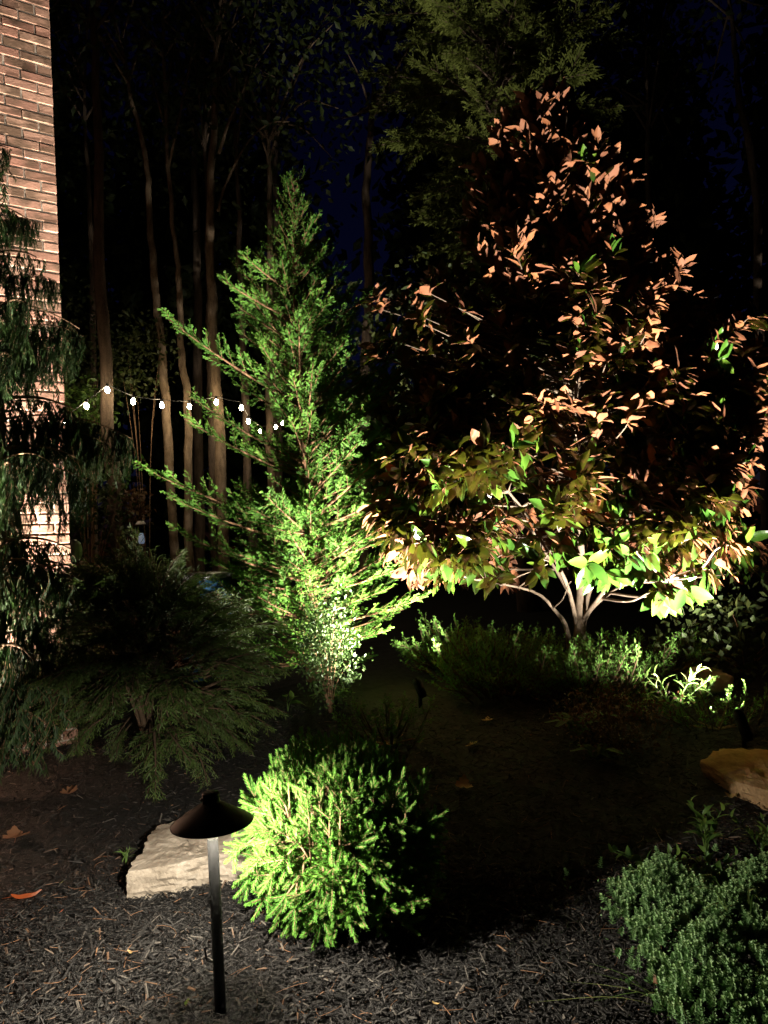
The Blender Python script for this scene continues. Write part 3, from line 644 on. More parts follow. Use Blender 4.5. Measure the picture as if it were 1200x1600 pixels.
ld_ = bpy.data.lights.new('path_lamp_light', 'POINT'); ld_.energy = PATH_W; ld_.color = WARM; ld_.shadow_soft_size = .010
lo = bpy.data.objects.new('path_lamp_light', ld_); COL.objects.link(lo); lo.location = pb+[0, 0, ZR-.001]

# ------------------------------------------------------------------ spotlights staked in the bed
def spotlight(label, base, aim, height, power, size, blend, tall=.13, grp='spotlights staked in the bed'):
    base = np.asarray(base, float); t = thing('garden_spotlight', label, 'spotlight', base, grp)
    head = base+[0, 0, height]; d = nrm(np.asarray(aim)-head); Rm = frame(d, (0, 0, 1))[:, [1, 2, 0]]
    mb = MB(); tube(mb, np.array([base-[0, 0, .08], base+[0, 0, .01], head-[0, 0, .02]]), [.004, .014, .012], 8); mb.build('stake', M_BLACK, t)
    mb = MB(); lathe(mb, [(0, -tall*.55), (.022, -tall*.55), (.030, -tall*.42), (.030, tall*.30), (.026, tall*.30), (.026, tall*.08), (0, tall*.08)], 20, 0, (Rm, head)); mb.build('housing', M_BLACK, t)
    # glare cowl: longer on the camera side
    a = np.linspace(0, 2*math.pi, 20, endpoint=False); toc = nrm(CAM-head); ca = np.cos(a)[:, None]*Rm[:, 0]+np.sin(a)[:, None]*Rm[:, 1]
    ext = tall*(.33+.20*np.clip(ca@toc, -.3, 1))
    V = np.concatenate([head+ca*.0315+d*tall*.2, head+ca*.0315+d*ext[:, None], head+ca*.0285+d*ext[:, None], head+ca*.0285+d*tall*.2])
    mb = MB(); mb.add(V, [grid_faces(4, 20, True)], 0, .5, True); mb.build('cowl', M_BLACK, t)
    mb = MB(); lathe(mb, [(0, tall*.10), (.0255, tall*.10)], 20, 0, (Rm, head)); mb.build('lens', plain('lens_glass', (.5, .5, .48), .1), t)
    l = bpy.data.lights.new('spotlight_beam', 'SPOT'); l.energy = power; l.color = WARM; l.spot_size = R(size); l.spot_blend = blend; l.shadow_soft_size = .02
    o = bpy.data.objects.new('spotlight_beam', l); COL.objects.link(o); o.matrix_world = mat4(frame(-d, (0, 0, 1))[:, [1, 2, 0]], head+d*tall*.22)
    return t
spotlight('black stake spotlight at the foot of the cypress', f1, axis_at(.52)+[.02, -.45, 0], .13, CYPRESS_W, 146, 1.0)
spotlight('black stake spotlight behind the orange boulder', f2, mgb+[-.1, -.3, 3.3], .12, MAGNOLIA_W, 122, 1.0, .16)
fw = np.array([-2.78, 3.98, 0]); fw[2] = float(gz(fw[0], fw[1]))
spotlight('black stake spotlight close under the brick wall', fw, wp(.2, 0, 3.7), .12, WALL_W, 96, 1.0)

ff = np.array([.35, 7.6, float(gz(.35, 7.6))])
spotlight('black stake spotlight hidden behind the cypress and aimed at the tall conifer', ff, P(720, 200, 9.4), .12, 1700.0, 50, .9)

# ------------------------------------------------------------------ rocks
def value_noise(V, s, seed):
    from mathutils import noise as mn
    return np.array([mn.fractal(Vector(v*s+seed), 1.0, 2.0, 4) for v in V])
def rock_mat(name, c1, c2, c3, warm=None):
    m, nt, bs, _ = newmat(name); n = noise(nt, 5, 8, .65); n2 = noise(nt, 60, 6, .75)
    tc = nt.nodes.new('ShaderNodeTexCoord'); mp = nt.nodes.new('ShaderNodeMapping'); mp.inputs['Scale'].default_value = (1, 1, 5); nt.links.new(tc.outputs['Object'], mp.inputs[0])
    n3 = noise(nt, 9, 6, .6, mp.outputs[0])
    f = math_n(nt, 'ADD', math_n(nt, 'MULTIPLY', n, .45), math_n(nt, 'ADD', math_n(nt, 'MULTIPLY', n2, .3), math_n(nt, 'MULTIPLY', n3, .25)))
    nt.links.new(ramp(nt, f, [(.36, c1), (.52, c2), (.68, c3)]), bs.inputs['Base Color']); bs.inputs['Roughness'].default_value = .9; bs.inputs['Specular IOR Level'].default_value = .15
    bump(nt, bs, math_n(nt, 'ADD', math_n(nt, 'MULTIPLY', n2, .6), n3), .8, .008); return m
def slab(name, label, poly, z0, ztop, mat, seed, tiltv=(0, 0), amp=.012, edge=.93):
    poly = np.asarray(poly, float); c = poly.mean(0); cl = np.vstack([poly, poly[:1]]); seg = np.linalg.norm(np.diff(cl, axis=0), axis=1); cum = np.r_[0, np.cumsum(seg)]; N = 170
    u = np.linspace(0, cum[-1], N, endpoint=False); ring = np.stack([np.interp(u, cum, cl[:, 0]), np.interp(u, cum, cl[:, 1])], 1)
    rows = []
    hh = ztop-z0
    for zf, s in [(0, .97), (.12, 1.0), (.2, 1.01), (.28, 1.015), (.36, 1.02), (.45, 1.02), (.52, 1.015), (.6, 1.01), (.68, 1.005), (.75, 1.0), (.82, .995), (.88, .985), (.93, .975), (.97, .963), (1.0, edge)]+[(1.0+.03*(1-r), edge*r) for r in (.93, .86, .79, .72, .65, .58, .51, .44, .37, .3, .22, .15, .08, .02)]:
        xy = c+(ring-c)*s; zz = z0+hh*zf+((xy-c)@np.asarray(tiltv))*min(1, zf)
        rows.append(np.column_stack([xy, np.broadcast_to(zz, (N,))]))
    V = np.concatenate(rows); ctr = np.array([*c, z0+hh*.4]); nd = nrm(V-ctr)
    st = value_noise(V*[1, 1, 4.5], 9, seed+2); V = V+nd*(value_noise(V, 5, seed)*amp*1.6+value_noise(V*[1, 1, 3.0], 18, seed+5)*amp*.8+np.abs(st)*-amp*1.1+value_noise(V, 55, seed+9)*amp*.28)[:, None]
    mb = MB(); mb.add(V, [grid_faces(len(rows), N, True)], 0, .5, False)
    return tag(mb.build(name, mat, None, (c[0], c[1], z0)), label, 'rock')
def gp(px, py, z):                              # point on a level plane at height z
    ray = _f+(px-W0/2)/FPX*_r-(py-H0/2)/FPX*_u; d = (z-CAM[2])/ray[2]; return (CAM+d*ray)[:2]
M_ROCK = rock_mat('grey_stone', (.12, .095, .07), (.28, .235, .185), (.44, .39, .33))
M_ROCKO = rock_mat('ochre_stone', (.14, .085, .042), (.29, .185, .095), (.40, .28, .16))
M_ROCKD = rock_mat('dull_stone', (.10, .09, .08), (.2, .18, .16), (.3, .28, .25))
zt = .145
slab('rock', 'flat topped pale grey stone behind the path lamp', [gp(196, 1362, zt), gp(222, 1318, zt), gp(232, 1300, zt), gp(244, 1286, zt), gp(300, 1272, zt), gp(360, 1276, zt), gp(392, 1300, zt), gp(390, 1330, zt), gp(330, 1336, zt), gp(262, 1352, zt)], -.03, zt, M_ROCK, 3.1, (.0, .02), .015, .95)
zr = float(gz(1.9, 3.9))+.085
slab('boulder', 'ochre orange boulder cut by the right edge of the photo', [gp(1098, 1192, zr), gp(1120, 1172, zr), gp(1180, 1172, zr), gp(1260, 1186, zr), gp(1290, 1222, zr), gp(1215, 1230, zr), gp(1150, 1216, zr)], zr-.18, zr, M_ROCKO, 8.3, (.02, .08), .013, .84)
q = G(1105, 1078)
def round_rock(name, label, c, r, mat, seed):
    a = np.linspace(0, 2*math.pi, 40, endpoint=False); e = np.linspace(-.6, 1.55, 20)
    V = np.stack([np.cos(e)[:, None]*np.cos(a)*r[0], np.cos(e)[:, None]*np.sin(a)*r[1], np.repeat(np.sin(e)[:, None]*r[2], 40, 1)], -1).reshape(-1, 3)
    V = V*(1+.35*value_noise(V/r[0], 1.4, seed))[:, None]; mb = MB(); mb.add(V+c, [grid_faces(20, 40, True)], 0, .5, True)
    return tag(mb.build(name, mat, None, tuple(c)), label, 'rock')
round_rock('rock', 'small rounded grey rock at the back of the bed beyond the lit weeds', q+[0, 0, .03], (.17, .13, .12), M_ROCKD, 4.4)
q = P(150, 915, 6.0); round_rock('boulder', 'brown rounded boulder behind the house corner', q-[0, 0, .06], (.17, .16, .20), rock_mat('brown_stone', (.12, .07, .04), (.22, .14, .085), (.30, .2, .13)), 9.1)
q = P(128, 890, 6.2); round_rock('boulder', 'small brown stone resting on the boulder behind the house corner', q, (.075, .07, .06), rock_mat('tan_stone', (.14, .08, .05), (.25, .16, .10), (.33, .22, .14)), 2.7)

# ------------------------------------------------------------------ sedum and other plants at the lower right
sed_poly = np.array([G(955, 1392)[:2], G(1000, 1385)[:2], G(1080, 1385)[:2], G(1290, 1370)[:2], G(1330, 1600)[:2], G(1240, 1680)[:2], G(1035, 1600)[:2], G(1000, 1490)[:2]])
def inside(pts, poly):
    x, y = pts[:, 0], pts[:, 1]; r = np.zeros(len(pts), bool); j = len(poly)-1
    for i in range(len(poly)):
        xi, yi = poly[i]; xj, yj = poly[j]; r ^= ((yi > y) != (yj > y)) & (x < (xj-xi)*(y-yi)/(yj-yi+1e-12)+xi); j = i
    return r
g = np.random.default_rng(71); pts = g.uniform(sed_poly.min(0), sed_poly.max(0), (9000, 2)); pts = pts[inside(pts, sed_poly)][:3000]; pts = pts+g.normal(0, 1, pts.shape)*(.012+.05*(g.random((len(pts), 1)) < .25))
def edge_d(p, poly):
    d = np.full(len(p), 9.)
    for i in range(len(poly)):
        a = poly[i]; b = poly[(i+1) % len(poly)]; ab = b-a; t = np.clip(((p-a)@ab)/(ab@ab), 0, 1); d = np.minimum(d, np.linalg.norm(p-(a+t[:, None]*ab), axis=1))
    return d
ed = edge_d(pts, sed_poly); hgt = .015+.078*smooth(0, .12, ed)*(1+.45*np.sin(pts[:, 0]*17+1)*np.sin(pts[:, 1]*14+2)+.25*np.sin(pts[:, 0]*31)*np.cos(pts[:, 1]*29))
mb = MB()
for (x, y), h in zip(pts, hgt):
    if math.sin(x*23+1.3)*math.sin(y*19+.4)+.6*math.sin(x*41-y*37) < -.75: continue
    p = np.array([x, y, float(gz(x, y))+h]); d = nrm(np.array([g.normal(0, .38), g.normal(-.15, .38), 1])); sl_ = g.uniform(.022, .042); nw = 6
    fr = frame(d, g.normal(0, 1, 3)); k = np.repeat(np.arange(nw), 4); a = k*.9+np.tile(np.arange(4)*1.571, nw); kk = k/nw
    rad = fr[:, 1]*np.cos(a)[:, None]+fr[:, 2]*np.sin(a)[:, None]; op = np.radians(74-48*kk)[:, None]
    diamonds(mb, p+d*(sl_*kk)[:, None], d*np.cos(op)+rad*np.sin(op), d+0*rad, (.0155-.006*kk)*g.uniform(.8, 1.3), .0085, 0, np.clip(.15+.6*kk+g.normal(0, .14), 0, 1), .25, .6)
# a dark mat of stems and lower leaves under the tips
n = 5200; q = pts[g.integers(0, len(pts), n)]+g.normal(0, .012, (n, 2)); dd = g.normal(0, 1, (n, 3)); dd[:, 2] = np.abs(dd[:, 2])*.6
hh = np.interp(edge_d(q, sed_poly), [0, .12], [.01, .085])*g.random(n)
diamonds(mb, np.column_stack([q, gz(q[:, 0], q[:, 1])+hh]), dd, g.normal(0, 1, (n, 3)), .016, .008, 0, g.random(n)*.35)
tag(mb.build('sedum', M_SEDUM), 'blue green sedum mat filling the lower right corner', 'ground cover', kind='stuff')

def blade_mesh(mb, path, w, m=0, var=.5, fold=.25):      # a long narrow leaf along a path
    path = np.asarray(path, float); n = len(path); T = nrm(np.gradient(path, axis=0)); s = nrm(np.cross(T, np.array([0, 0, 1.0])+.01)); nn = np.cross(s, T)
    k = np.linspace(0, 1, n); ww = (w*np.sin(np.pi*(.08+.92*k)**.75))[:, None]; ww[-1] = w*.02
    V = np.stack([path-s*ww+nn*ww*fold, path, path+s*ww+nn*ww*fold], 1).reshape(-1, 3); mb.add(V, [grid_faces(n, 3)], m, var, True)
def leafy(name, label, cat, base, stems, leaf_len, leaf_w, mat, seed, nleaf=10, group=None, droop=.25, spread=1.0):
    t = thing(name, label, cat, base, group); g = np.random.default_rng(seed); sm = MB(); proto = []
    for k in range(4):
        m_ = MB(); s = np.linspace(0, 1, 6); blade_mesh(m_, np.stack([s, .06*np.sin(s*3+k), .12*np.sin(s*2.6)-(.1+.1*k)*s*s], -1), leaf_w/leaf_len/2, 0, g.random()); proto.append(m_.mesh('leaf', mat))
    for st in stems:
        q = spline(st, 10); tube(sm, q, np.linspace(.004, .0015, 10), 5, 0)
        for j in range(nleaf):
            k = .2+.8*(j+.7)/nleaf; p = np.array([np.interp(k, np.linspace(0, 1, 10), q[:, c]) for c in range(3)]); ax = nrm(q[min(9, int(k*9)+1)]-q[max(0, int(k*9)-1)])
            a = j*2.4+g.uniform(-.4, .4); fr = frame(ax, (0, 1, 0)); rad = fr[:, 1]*math.cos(a)+fr[:, 2]*math.sin(a); b = math.radians(g.uniform(35, 70))*spread
            d = nrm(ax*math.cos(b)+rad*math.sin(b)); link('leaf', proto[g.integers(4)], t, mat4(frame(d, ax+[0, 0, .4]), p, leaf_len*g.uniform(.7, 1.15)*(1-.3*k)))
    sm.build('stem', mat, t); return t
def up_stems(base, n, h, sp, seed, lean=(0, 0)):
    g = np.random.default_rng(seed); r = []
    for i in range(n):
        a = i*2.4+g.uniform(-.5, .5); o = np.array([math.cos(a), math.sin(a), 0])*sp*g.uniform(.5, 1.1)+[lean[0], lean[1], 0]; hh = h*g.uniform(.7, 1.1)
        r.append([base, base+o*.35+[0, 0, hh*.55], base+o+[0, 0, hh]])
    return r
LB = lambda px, py: G(px, py)
b = LB(1055, 1130); leafy('lily_plant', 'brightly lit plant with long narrow leaves beside the right spotlight', 'plant', b, up_stems(b, 5, .36, .20, 1, (.03, -.02)), .12, .022, M_GRASS, 81, 9)
b = LB(1003, 1100); leafy('tall_weed', 'tall thin weed with a forked flower head left of the lit lily plant', 'plant', b, [[b, b+[-.01, 0, .18], b+[-.015, 0, .40]]], .075, .016, M_GRASS, 82, 12, None, .2, .8)
b = LB(1095, 1120); leafy('leafy_weed', 'lit leafy weed with paired oval leaves just left of the right spotlight', 'plant', b, up_stems(b, 6, .24, .16, 3), .07, .026, M_LEAF, 83, 9)
b = LB(1000, 1125); leafy('leafy_weed', 'low round leaved weed between the rusty shrub and the lit lily plant', 'plant', b, up_stems(b, 6, .15, .16, 4), .055, .026, M_LEAF, 84, 8)
b = LB(1115, 1400); leafy('broadleaf_weed', 'broad leaved weed growing through the sedum at its centre', 'plant', b+[0, 0, .02], up_stems(b+[0, 0, .03], 5, .11, .12, 5), .055, .036, M_LEAF, 85, 5)
b = LB(1035, 1420); leafy('broadleaf_weed', 'heart leaved weed at the left edge of the sedum mat', 'plant', b+[0, 0, .02], up_stems(b+[0, 0, .03], 4, .09, .10, 6), .05, .036, M_LEAF, 86, 5)
b = LB(1105, 1345); leafy('jagged_weed', 'upright jagged leaved weed standing behind the sedum mat', 'plant', b, up_stems(b, 4, .21, .09, 7), .085, .026, M_LEAF, 87, 9)
b = LB(1190, 1340); leafy('jagged_weed', 'weed with toothed leaves behind the sedum at the right edge', 'plant', b, up_stems(b, 4, .17, .10, 8), .07, .024, M_LEAF, 88, 9)
b = LB(1030, 1370); leafy('low_weed', 'low dim weed trailing behind the left end of the sedum', 'plant', b, up_stems(b, 6, .07, .18, 9), .07, .04, M_LEAF, 89, 6)
b = LB(197, 1352); leafy('small_weed', 'small pale weed with narrow leaves beside the grey stone', 'plant', b, up_stems(b, 3, .07, .03, 10), .065, .009, M_GRASS, 90, 5)
b = LB(450, 1112); leafy('ivy_seedling', 'small weed with two pale pointed leaves below the cypress', 'plant', b, up_stems(b, 2, .10, .05, 11), .12, .075, M_LEAF, 91, 2)
def grass(label, base, n, h, sp, seed, lean=(0, 0), w=.003):
    t = thing('grass_tuft', label, 'grass', base); g = np.random.default_rng(seed)
    for i in range(n):
        a = g.uniform(0, 6.28); o = np.array([math.cos(a), math.sin(a), 0])*sp*g.uniform(.3, 1.2)+[lean[0], lean[1], 0]; hh = h*g.uniform(.6, 1.1); p = base+np.append(g.normal(0, .015, 2), 0)
        mb = MB(); blade_mesh(mb, spline([p, p+o*.4+[0, 0, hh*.75], p+o+[0, 0, hh*.8]], 8), w*g.uniform(.7, 1.4), 0, g.random()); mb.build('blade', M_GRASS, t)
grass('arching grass blades spilling left from the sedum at the bottom edge', LB(1060, 1590), 9, .10, .22, 1, (-.16, .0), .0022)
grass('tall seeding grass blades standing in the sedum at the right edge', LB(1165, 1480), 9, .26, .14, 2, (-.06, -.04), .005)
grass('lone straggly grass stems above the dark drooping shrub', np.array([tb[0]+.02, tb[1]+.1, tb[2]+1.0]), 7, .32, .12, 3, (0, 0), .004)

# ------------------------------------------------------------------ low junipers and ferns in the middle
jm = [bark('juniper_twig', (.03, .02, .01), (.09, .06, .03), 40, .4), M_JUN]
JB = {.36: [bough(.36, 600+i, jm, sub=.15, sec=.05, curve=.16, droop=.10, spn=.05, ter=.026, wd=.0045) for i in range(4)], .22: [bough(.22, 610+i, jm, sub=.10, sec=.042, curve=.16, spn=.045, ter=.022, wd=.0045) for i in range(4)]}
g = np.random.default_rng(72)
def juniper(label, px, py, rx, ry, h, n, L, seed, el0=25):
    b = G(px, py); t = thing('low_juniper', label, 'shrub', b, 'low junipers at the back of the bed'); g = np.random.default_rng(seed)
    mb = MB()
    for i in range(6):
        a = i*1.05; tube(mb, np.array([b, b+[rx*.6*math.cos(a), ry*.6*math.sin(a), h*.35]]), [.008, .003], 5)
    mb.build('stem', M_TWIG, t)
    for i in range(n):
        az = g.uniform(0, 6.28); q = math.sqrt(g.random())*.85; p = np.array([b[0]+rx*q*math.cos(az), b[1]+ry*q*math.sin(az), 0]); p[2] = float(gz(p[0], p[1]))+h*g.uniform(.05, .75)*(1-.6*q*q)
        el = math.radians(g.normal(el0+25*(1-q), 14)); d = np.array([math.cos(az)*math.cos(el), math.sin(az)*math.cos(el), math.sin(el)])
        add_bough(t, JB, p, d, L*g.uniform(.7, 1.2), g, g.normal(0, .4))
juniper('feathery green juniper right of the cypress spotlight', 768, 1074, .32, .26, .34, 70, .26, 1, 34)
juniper('ferny juniper close behind the cypress spotlight', 708, 1056, .30, .22, .30, 60, .26, 7, 30)
juniper('juniper far back between the ferny one and the magnolia trunk', 800, 1058, .40, .24, .20, 80, .24, 8, 30)
juniper('low green juniper spreading left of the magnolia trunk', 800, 1088, .44, .34, .22, 120, .22, 2, 35)
juniper('low dim juniper spreading in front of the magnolia trunk', 915, 1088, .44, .34, .20, 120, .22, 3, 35)
juniper('low juniper beyond the tall thin weed', 1010, 1060, .42, .30, .15, 70, .22, 4, 35)
juniper('low dim juniper under the right spotlight', 1120, 1140, .30, .18, .10, 34, .18, 5, 35)
juniper('dim juniper hidden in shade behind the bright globe shrub', 610, 1165, .26, .2, .08, 26, .18, 6, 30)
def fern(label, b, n, L, seed, mat=M_LEAF):
    t = thing('fern', label, 'fern', b, 'ferns in the bed'); g = np.random.default_rng(seed)
    for i in range(n):
        a = i*2.4+g.uniform(-.4, .4); o = np.array([math.cos(a), math.sin(a), 0]); l = L*g.uniform(.7, 1.1); q = spline([b, b+o*l*.45+[0, 0, l*.5], b+o*l+[0, 0, l*.45]], 12); mb = MB(); tube(mb, q, np.linspace(.0022, .0008, 12), 4, 0)
        k = np.linspace(.15, 1, 20); pos = np.stack([np.interp(k, np.linspace(0, 1, 12), q[:, c]) for c in range(3)], -1); T = nrm(np.gradient(pos, axis=0)); s = nrm(np.cross(T, [0, 0, 1.0]))
        for sg in (1, -1): diamonds(mb, pos, s*sg+T*.35-[0, 0, .12], np.cross(s, T)*-1+0*T, l*.26*(1.05-k)**.7+.006, .016, 0, .3+.4*g.random(), .2, .35)
        mb.build('frond', mat, t)
fern('dim green fern at the left edge of the rusty shrub', G(905, 1150), 9, .22, 1); fern('small fern at the back between the juniper and the cypress', G(690, 1055), 7, .2, 2)
fern('low fern in the shade under the rusty shrub', G(935, 1190), 7, .15, 3); fern('small lit fern at the foot of the cypress', G(520, 1100), 6, .16, 4)
def leaf_cloud(mb, c, r, n, size, g, clumps=14, m=0, spread=.35, down=.2):
    cc = nrm(g.normal(0, 1, (clumps, 3)))*g.uniform(.35, 1, (clumps, 1))**.5*np.asarray(r)+c
    k = g.integers(0, clumps, n); pos = cc[k]+g.normal(0, 1, (n, 3))*np.asarray(r)*spread
    d = nrm(g.normal(0, 1, (n, 3))-[0, 0, down]); diamonds(mb, pos, d, g.normal(0, 1, (n, 3))+[0, 0, .6], size*g.uniform(.6, 1.3, n), size*.55, m, np.clip(g.normal(.5, .22, n), 0, 1), .12, .45)
    return cc
def leafy_shrub(name, label, base, r, n, size, mat, seed, h=None, clumps=14, group=None, nst=10, cat='shrub'):
    base = np.asarray(base, float); t = thing(name, label, cat, base, group); g = np.random.default_rng(seed); c = base+[0, 0, (h if h is not None else r[2]*.95)]
    mb = MB(); cc = leaf_cloud(mb, c, r, n, size, g, clumps); lf = mb
    st = MB()
    for q in cc[:nst]: tube(st, spline([base-[0, 0, .03], (base*.6+q*.4)+[0, 0, (q[2]-base[2])*.25], q], 8), np.linspace(.012 if r[2] > .4 else .005, .002, 8), 5, 0)
    st.build('stem', M_TWIG, t); lf.build('foliage', mat, t); return t
leafy_shrub('leafy_shrub', 'dark stemmed small leaved shrub half lit in front of the cypress', G(516, 1113), (.17, .14, .36), 2300, .032, M_SHRUB, 1, .46, 26, None, 24)
leafy_shrub('rusty_shrub', 'low rusty leaved shrub in front of the lit weeds', G(965, 1170), (.26, .20, .15), 1700, .026, M_RUST, 2, .14, 20)
leafy_shrub('dim_shrub', 'dim leafy shrub at the back right of the bed', G(1165, 1050), (.45, .3, .28), 900, .07, M_DARKLEAF, 3, .22, 16)
leafy_shrub('dim_shrub', 'dark leafy shrub in the gap between cypress and magnolia', P(650, 560, 9.0)-[0, 0, 2.2], (1.0, .6, .8), 1500, .10, M_DARKLEAF, 4, 2.1, 22)

# ------------------------------------------------------------------ fallen leaves
def dry_leaf(seed, lobes=5, curl=.3):
    g = np.random.default_rng(seed); n = 40; a = np.linspace(0, 2*math.pi, n, endpoint=False)
    r = .32+.20*np.abs(np.cos(a*lobes/2))**1.5+.05*np.cos(a*lobes*3) if lobes else .30+.0*a
    xy = np.stack([np.cos(a)*r, np.sin(a)*r*(1 if lobes else .5)], -1)
    if not lobes: xy[:, 0] *= 1.55
    rows = [np.zeros((n, 2))+.0001*xy, xy*.35, xy*.7, xy]; V = []
    for q in rows:
        rr = np.linalg.norm(q, axis=1); V.append(np.column_stack([q, curl*rr**2*1.6*(1+.5*np.sin(np.arctan2(q[:, 1], q[:, 0])*2+seed))+.05*np.sin(q[:, 0]*14+seed)*rr]))
    mb = MB(); mb.add(np.concatenate(V), [grid_faces(4, n, True)[:, ::-1]], 0, g.random(), True)
    tube(mb, np.array([[-.3, 0, .06], [-.45, .02, .05], [-.75, .06, .02]]), [.012, .01, .008], 4, 0, .2); return mb
M_DRYO = foliage('orange_dry_leaf', [(0, (.32, .06, .015)), (1, (.50, .13, .03))], .45, .15)
M_DRYB = foliage('brown_dry_leaf', [(0, (.12, .055, .03)), (1, (.24, .12, .06))], .6, .15)
M_DRYY = foliage('tan_dry_leaf', [(0, (.28, .18, .07)), (1, (.42, .30, .13))], .55, .2)
M_GRN = foliage('fresh_fallen_leaf', [(0, (.16, .22, .04)), (1, (.30, .34, .06))], .5, .2)
for px_, py_, s, lob, mt, cu, lab in (
    (42, 1410, .125, 0, M_DRYO, .22, 'curled bright orange leaf on the mulch at the left edge'),
    (24, 1316, .125, 3, M_DRYB, .35, 'large crumpled brown leaf at the left edge above the orange one'),
    (165, 1345, .05, 0, M_DRYB, .5, 'small curled brown leaf left of the grey stone'),
    (96, 1388, .03, 0, M_GRN, .2, 'tiny green leaf between the orange leaf and the grey stone'),
    (110, 1245, .09, 3, M_DRYB, .7, 'torn brown leaf below the dark drooping shrub'),
    (738, 1170, .075, 5, M_DRYY, .3, 'pale fallen leaf farthest back in the dark open mulch'),
    (725, 1232, .095, 3, M_DRYY, .3, 'three lobed tan leaf alone in the dark open mulch'),
    (762, 1130, .075, 5, M_DRYY, .3, 'pale yellow leaf below the low junipers'),
    (622, 1228, .06, 5, M_DRYB, .3, 'dull leaf on the dark mulch right of the globe shrub'),
    (1142, 1252, .05, 3, M_DRYY, .4, 'small tan leaf on the mulch below the ochre boulder'),
    (292, 1576, .036, 0, M_GRN, .2, 'yellow green leaf at the bottom edge left of the lamp pole'),
    (682, 1582, .028, 0, M_DRYY, .3, 'narrow yellow leaf at the bottom edge in the middle'),
    (205, 1500, .030, 0, M_DRYY, .5, 'small straw coloured leaf scrap below the grey stone'),
    (96, 1434, .028, 0, M_DRYO, .5, 'tiny orange leaf scrap right of the curled orange leaf')):
    p = G(px_, py_); g = np.random.default_rng(px_); mb = dry_leaf(px_ % 17, lob, cu)
    o = mb.build('fallen_leaf', mt); yaw = .3 if px_ == 42 else g.uniform(0, 6.28)
    o.matrix_basis = Matrix.Translation(Vector(p+[0, 0, .018])) @ Matrix.Rotation(yaw, 4, 'Z') @ Matrix.Rotation(g.normal(0, .25), 4, 'X') @ Matrix.Scale(s, 4)
    tag(o, lab, 'leaf', 'fallen leaves on the mulch')
# two leaves lying on the sedum
for px_, py_, s, lab in ((1125, 1500, .05, 'pinkish brown leaf lying on the sedum mat'), (1022, 1532, .035, 'red brown leaf scrap at the left edge of the sedum')):
    p = G(px_, py_+18); mb = dry_leaf(px_ % 13, 0, .5); o = mb.build('fallen_leaf', M_DRYB); o.matrix_basis = Matrix.Translation(Vector(p+[0, -.02, .10 if px_ > 1100 else .03])) @ Matrix.Rotation(1.2, 4, 'Z') @ Matrix.Rotation(-.3, 4, 'X') @ Matrix.Scale(s*1.4, 4); tag(o, lab, 'leaf', 'fallen leaves on the mulch')

# ------------------------------------------------------------------ the wood behind
WG = 'trees of the dark wood'
def wood_tree(label, pxs, depth, w, seed, mat=M_WOODBARK, crown=True, branches=(), cr=1.7, n=900, name='forest_tree'):
    pts = [P(x, y, depth) for x, y in pxs]                  # listed from the top down
    bot = pts[-1]; gb = float(gz(bot[0], bot[1])); v = nrm(pts[-1]-pts[-2]); k = max(0, (bot[2]-gb+.15)/max(.2, -v[2])) if bot[2] > gb else 0
    pts = pts+([bot+v*k] if k > .05 else []); top = pts[0]; u = nrm(pts[0]-pts[1])
    ext = max(0, 8.5-top[2]); pts = [top+u*ext*.999/max(.3, u[2])]+pts if ext > .5 else pts
    g = np.random.default_rng(seed); q = spline(pts, 40)[::-1]; wob = np.cumsum(g.normal(0, .012, (40, 2)), 0); wob -= np.linspace(0, 1, 40)[:, None]*wob[-1]; q[:, :2] += wob*np.minimum(1, np.arange(40)/6)[:, None]; base = q[0]
    t = thing(name, label, 'tree', (base[0], base[1], gb), WG); r0 = w/FPX*depth/2*.84
    mb = MB(); tube(mb, q, r0*np.interp(np.linspace(0, 1, 40), [0, .06, .5, 1], [1.35, 1.05, .85, .35]), 10, 0, .5, True, .05, g); mb.build('trunk', mat, t)
    for br in branches:
        mb = MB(); qq = spline([P(x, y, depth+.1*i) for i, (x, y) in enumerate(br)], 16); tube(mb, qq, np.linspace(r0*.30, .008, 16), 6, 0); mb.build('branch', mat, t)
    if crown:
        tp = q[-1]; mb = MB(); lf = MB(); cc = leaf_cloud(lf, tp+[0, 0, .2], (cr, cr, cr*1.05), n, .13, g, 26)
        for c_ in cc[:9]: tube(mb, spline([q[g.integers(34, 39)], (tp+c_)/2-[0, 0, .2], c_], 8), np.linspace(r0*.3, .006, 8), 5, 0)
        mb.build('limb', mat, t); lf.build('crown', M_DARKLEAF, t)
    return t
wood_tree('stout trunk behind the leftmost bright bulb of the string lights', [(148, 100), (152, 300), (158, 480), (170, 680), (186, 890)], 8.6, 27, 1, M_WOODBARK)
wood_tree('slender trunk that bends near its top among the left trees', [(200, 130), (226, 250), (237, 360), (243, 480), (253, 580), (262, 720), (273, 880)], 9.5, 17, 2, M_PALEBARK)
wood_tree('thin pale trunk just right of the bending one', [(270, 330), (277, 460), (284, 560), (291, 680), (297, 860)], 9.6, 16, 3, M_PALEBARK)
wood_tree('thin straight trunk close beside the thick mottled trunk', [(322, 330), (327, 480), (331, 640), (337, 860)], 10.4, 14, 4, M_WOODBARK)
wood_tree('thick mottled trunk left of the cypress with side branches', [(338, 120), (340, 300), (341, 480), (345, 660), (350, 880)], 9.8, 21, 5, M_PALEBARK, True, ([(341, 330), (352, 290), (385, 225), (420, 193), (452, 190)], [(342, 240), (362, 180), (395, 110), (425, 62)]))
wood_tree('trunk behind the left boughs of the cypress', [(367, 330), (371, 500), (381, 680), (394, 880)], 10.6, 17, 6, M_WOODBARK)
wood_tree('trunk mostly covered by the middle of the cypress', [(424, 330), (428, 540), (432, 700), (436, 880)], 11.5, 18, 7, M_PALEBARK)
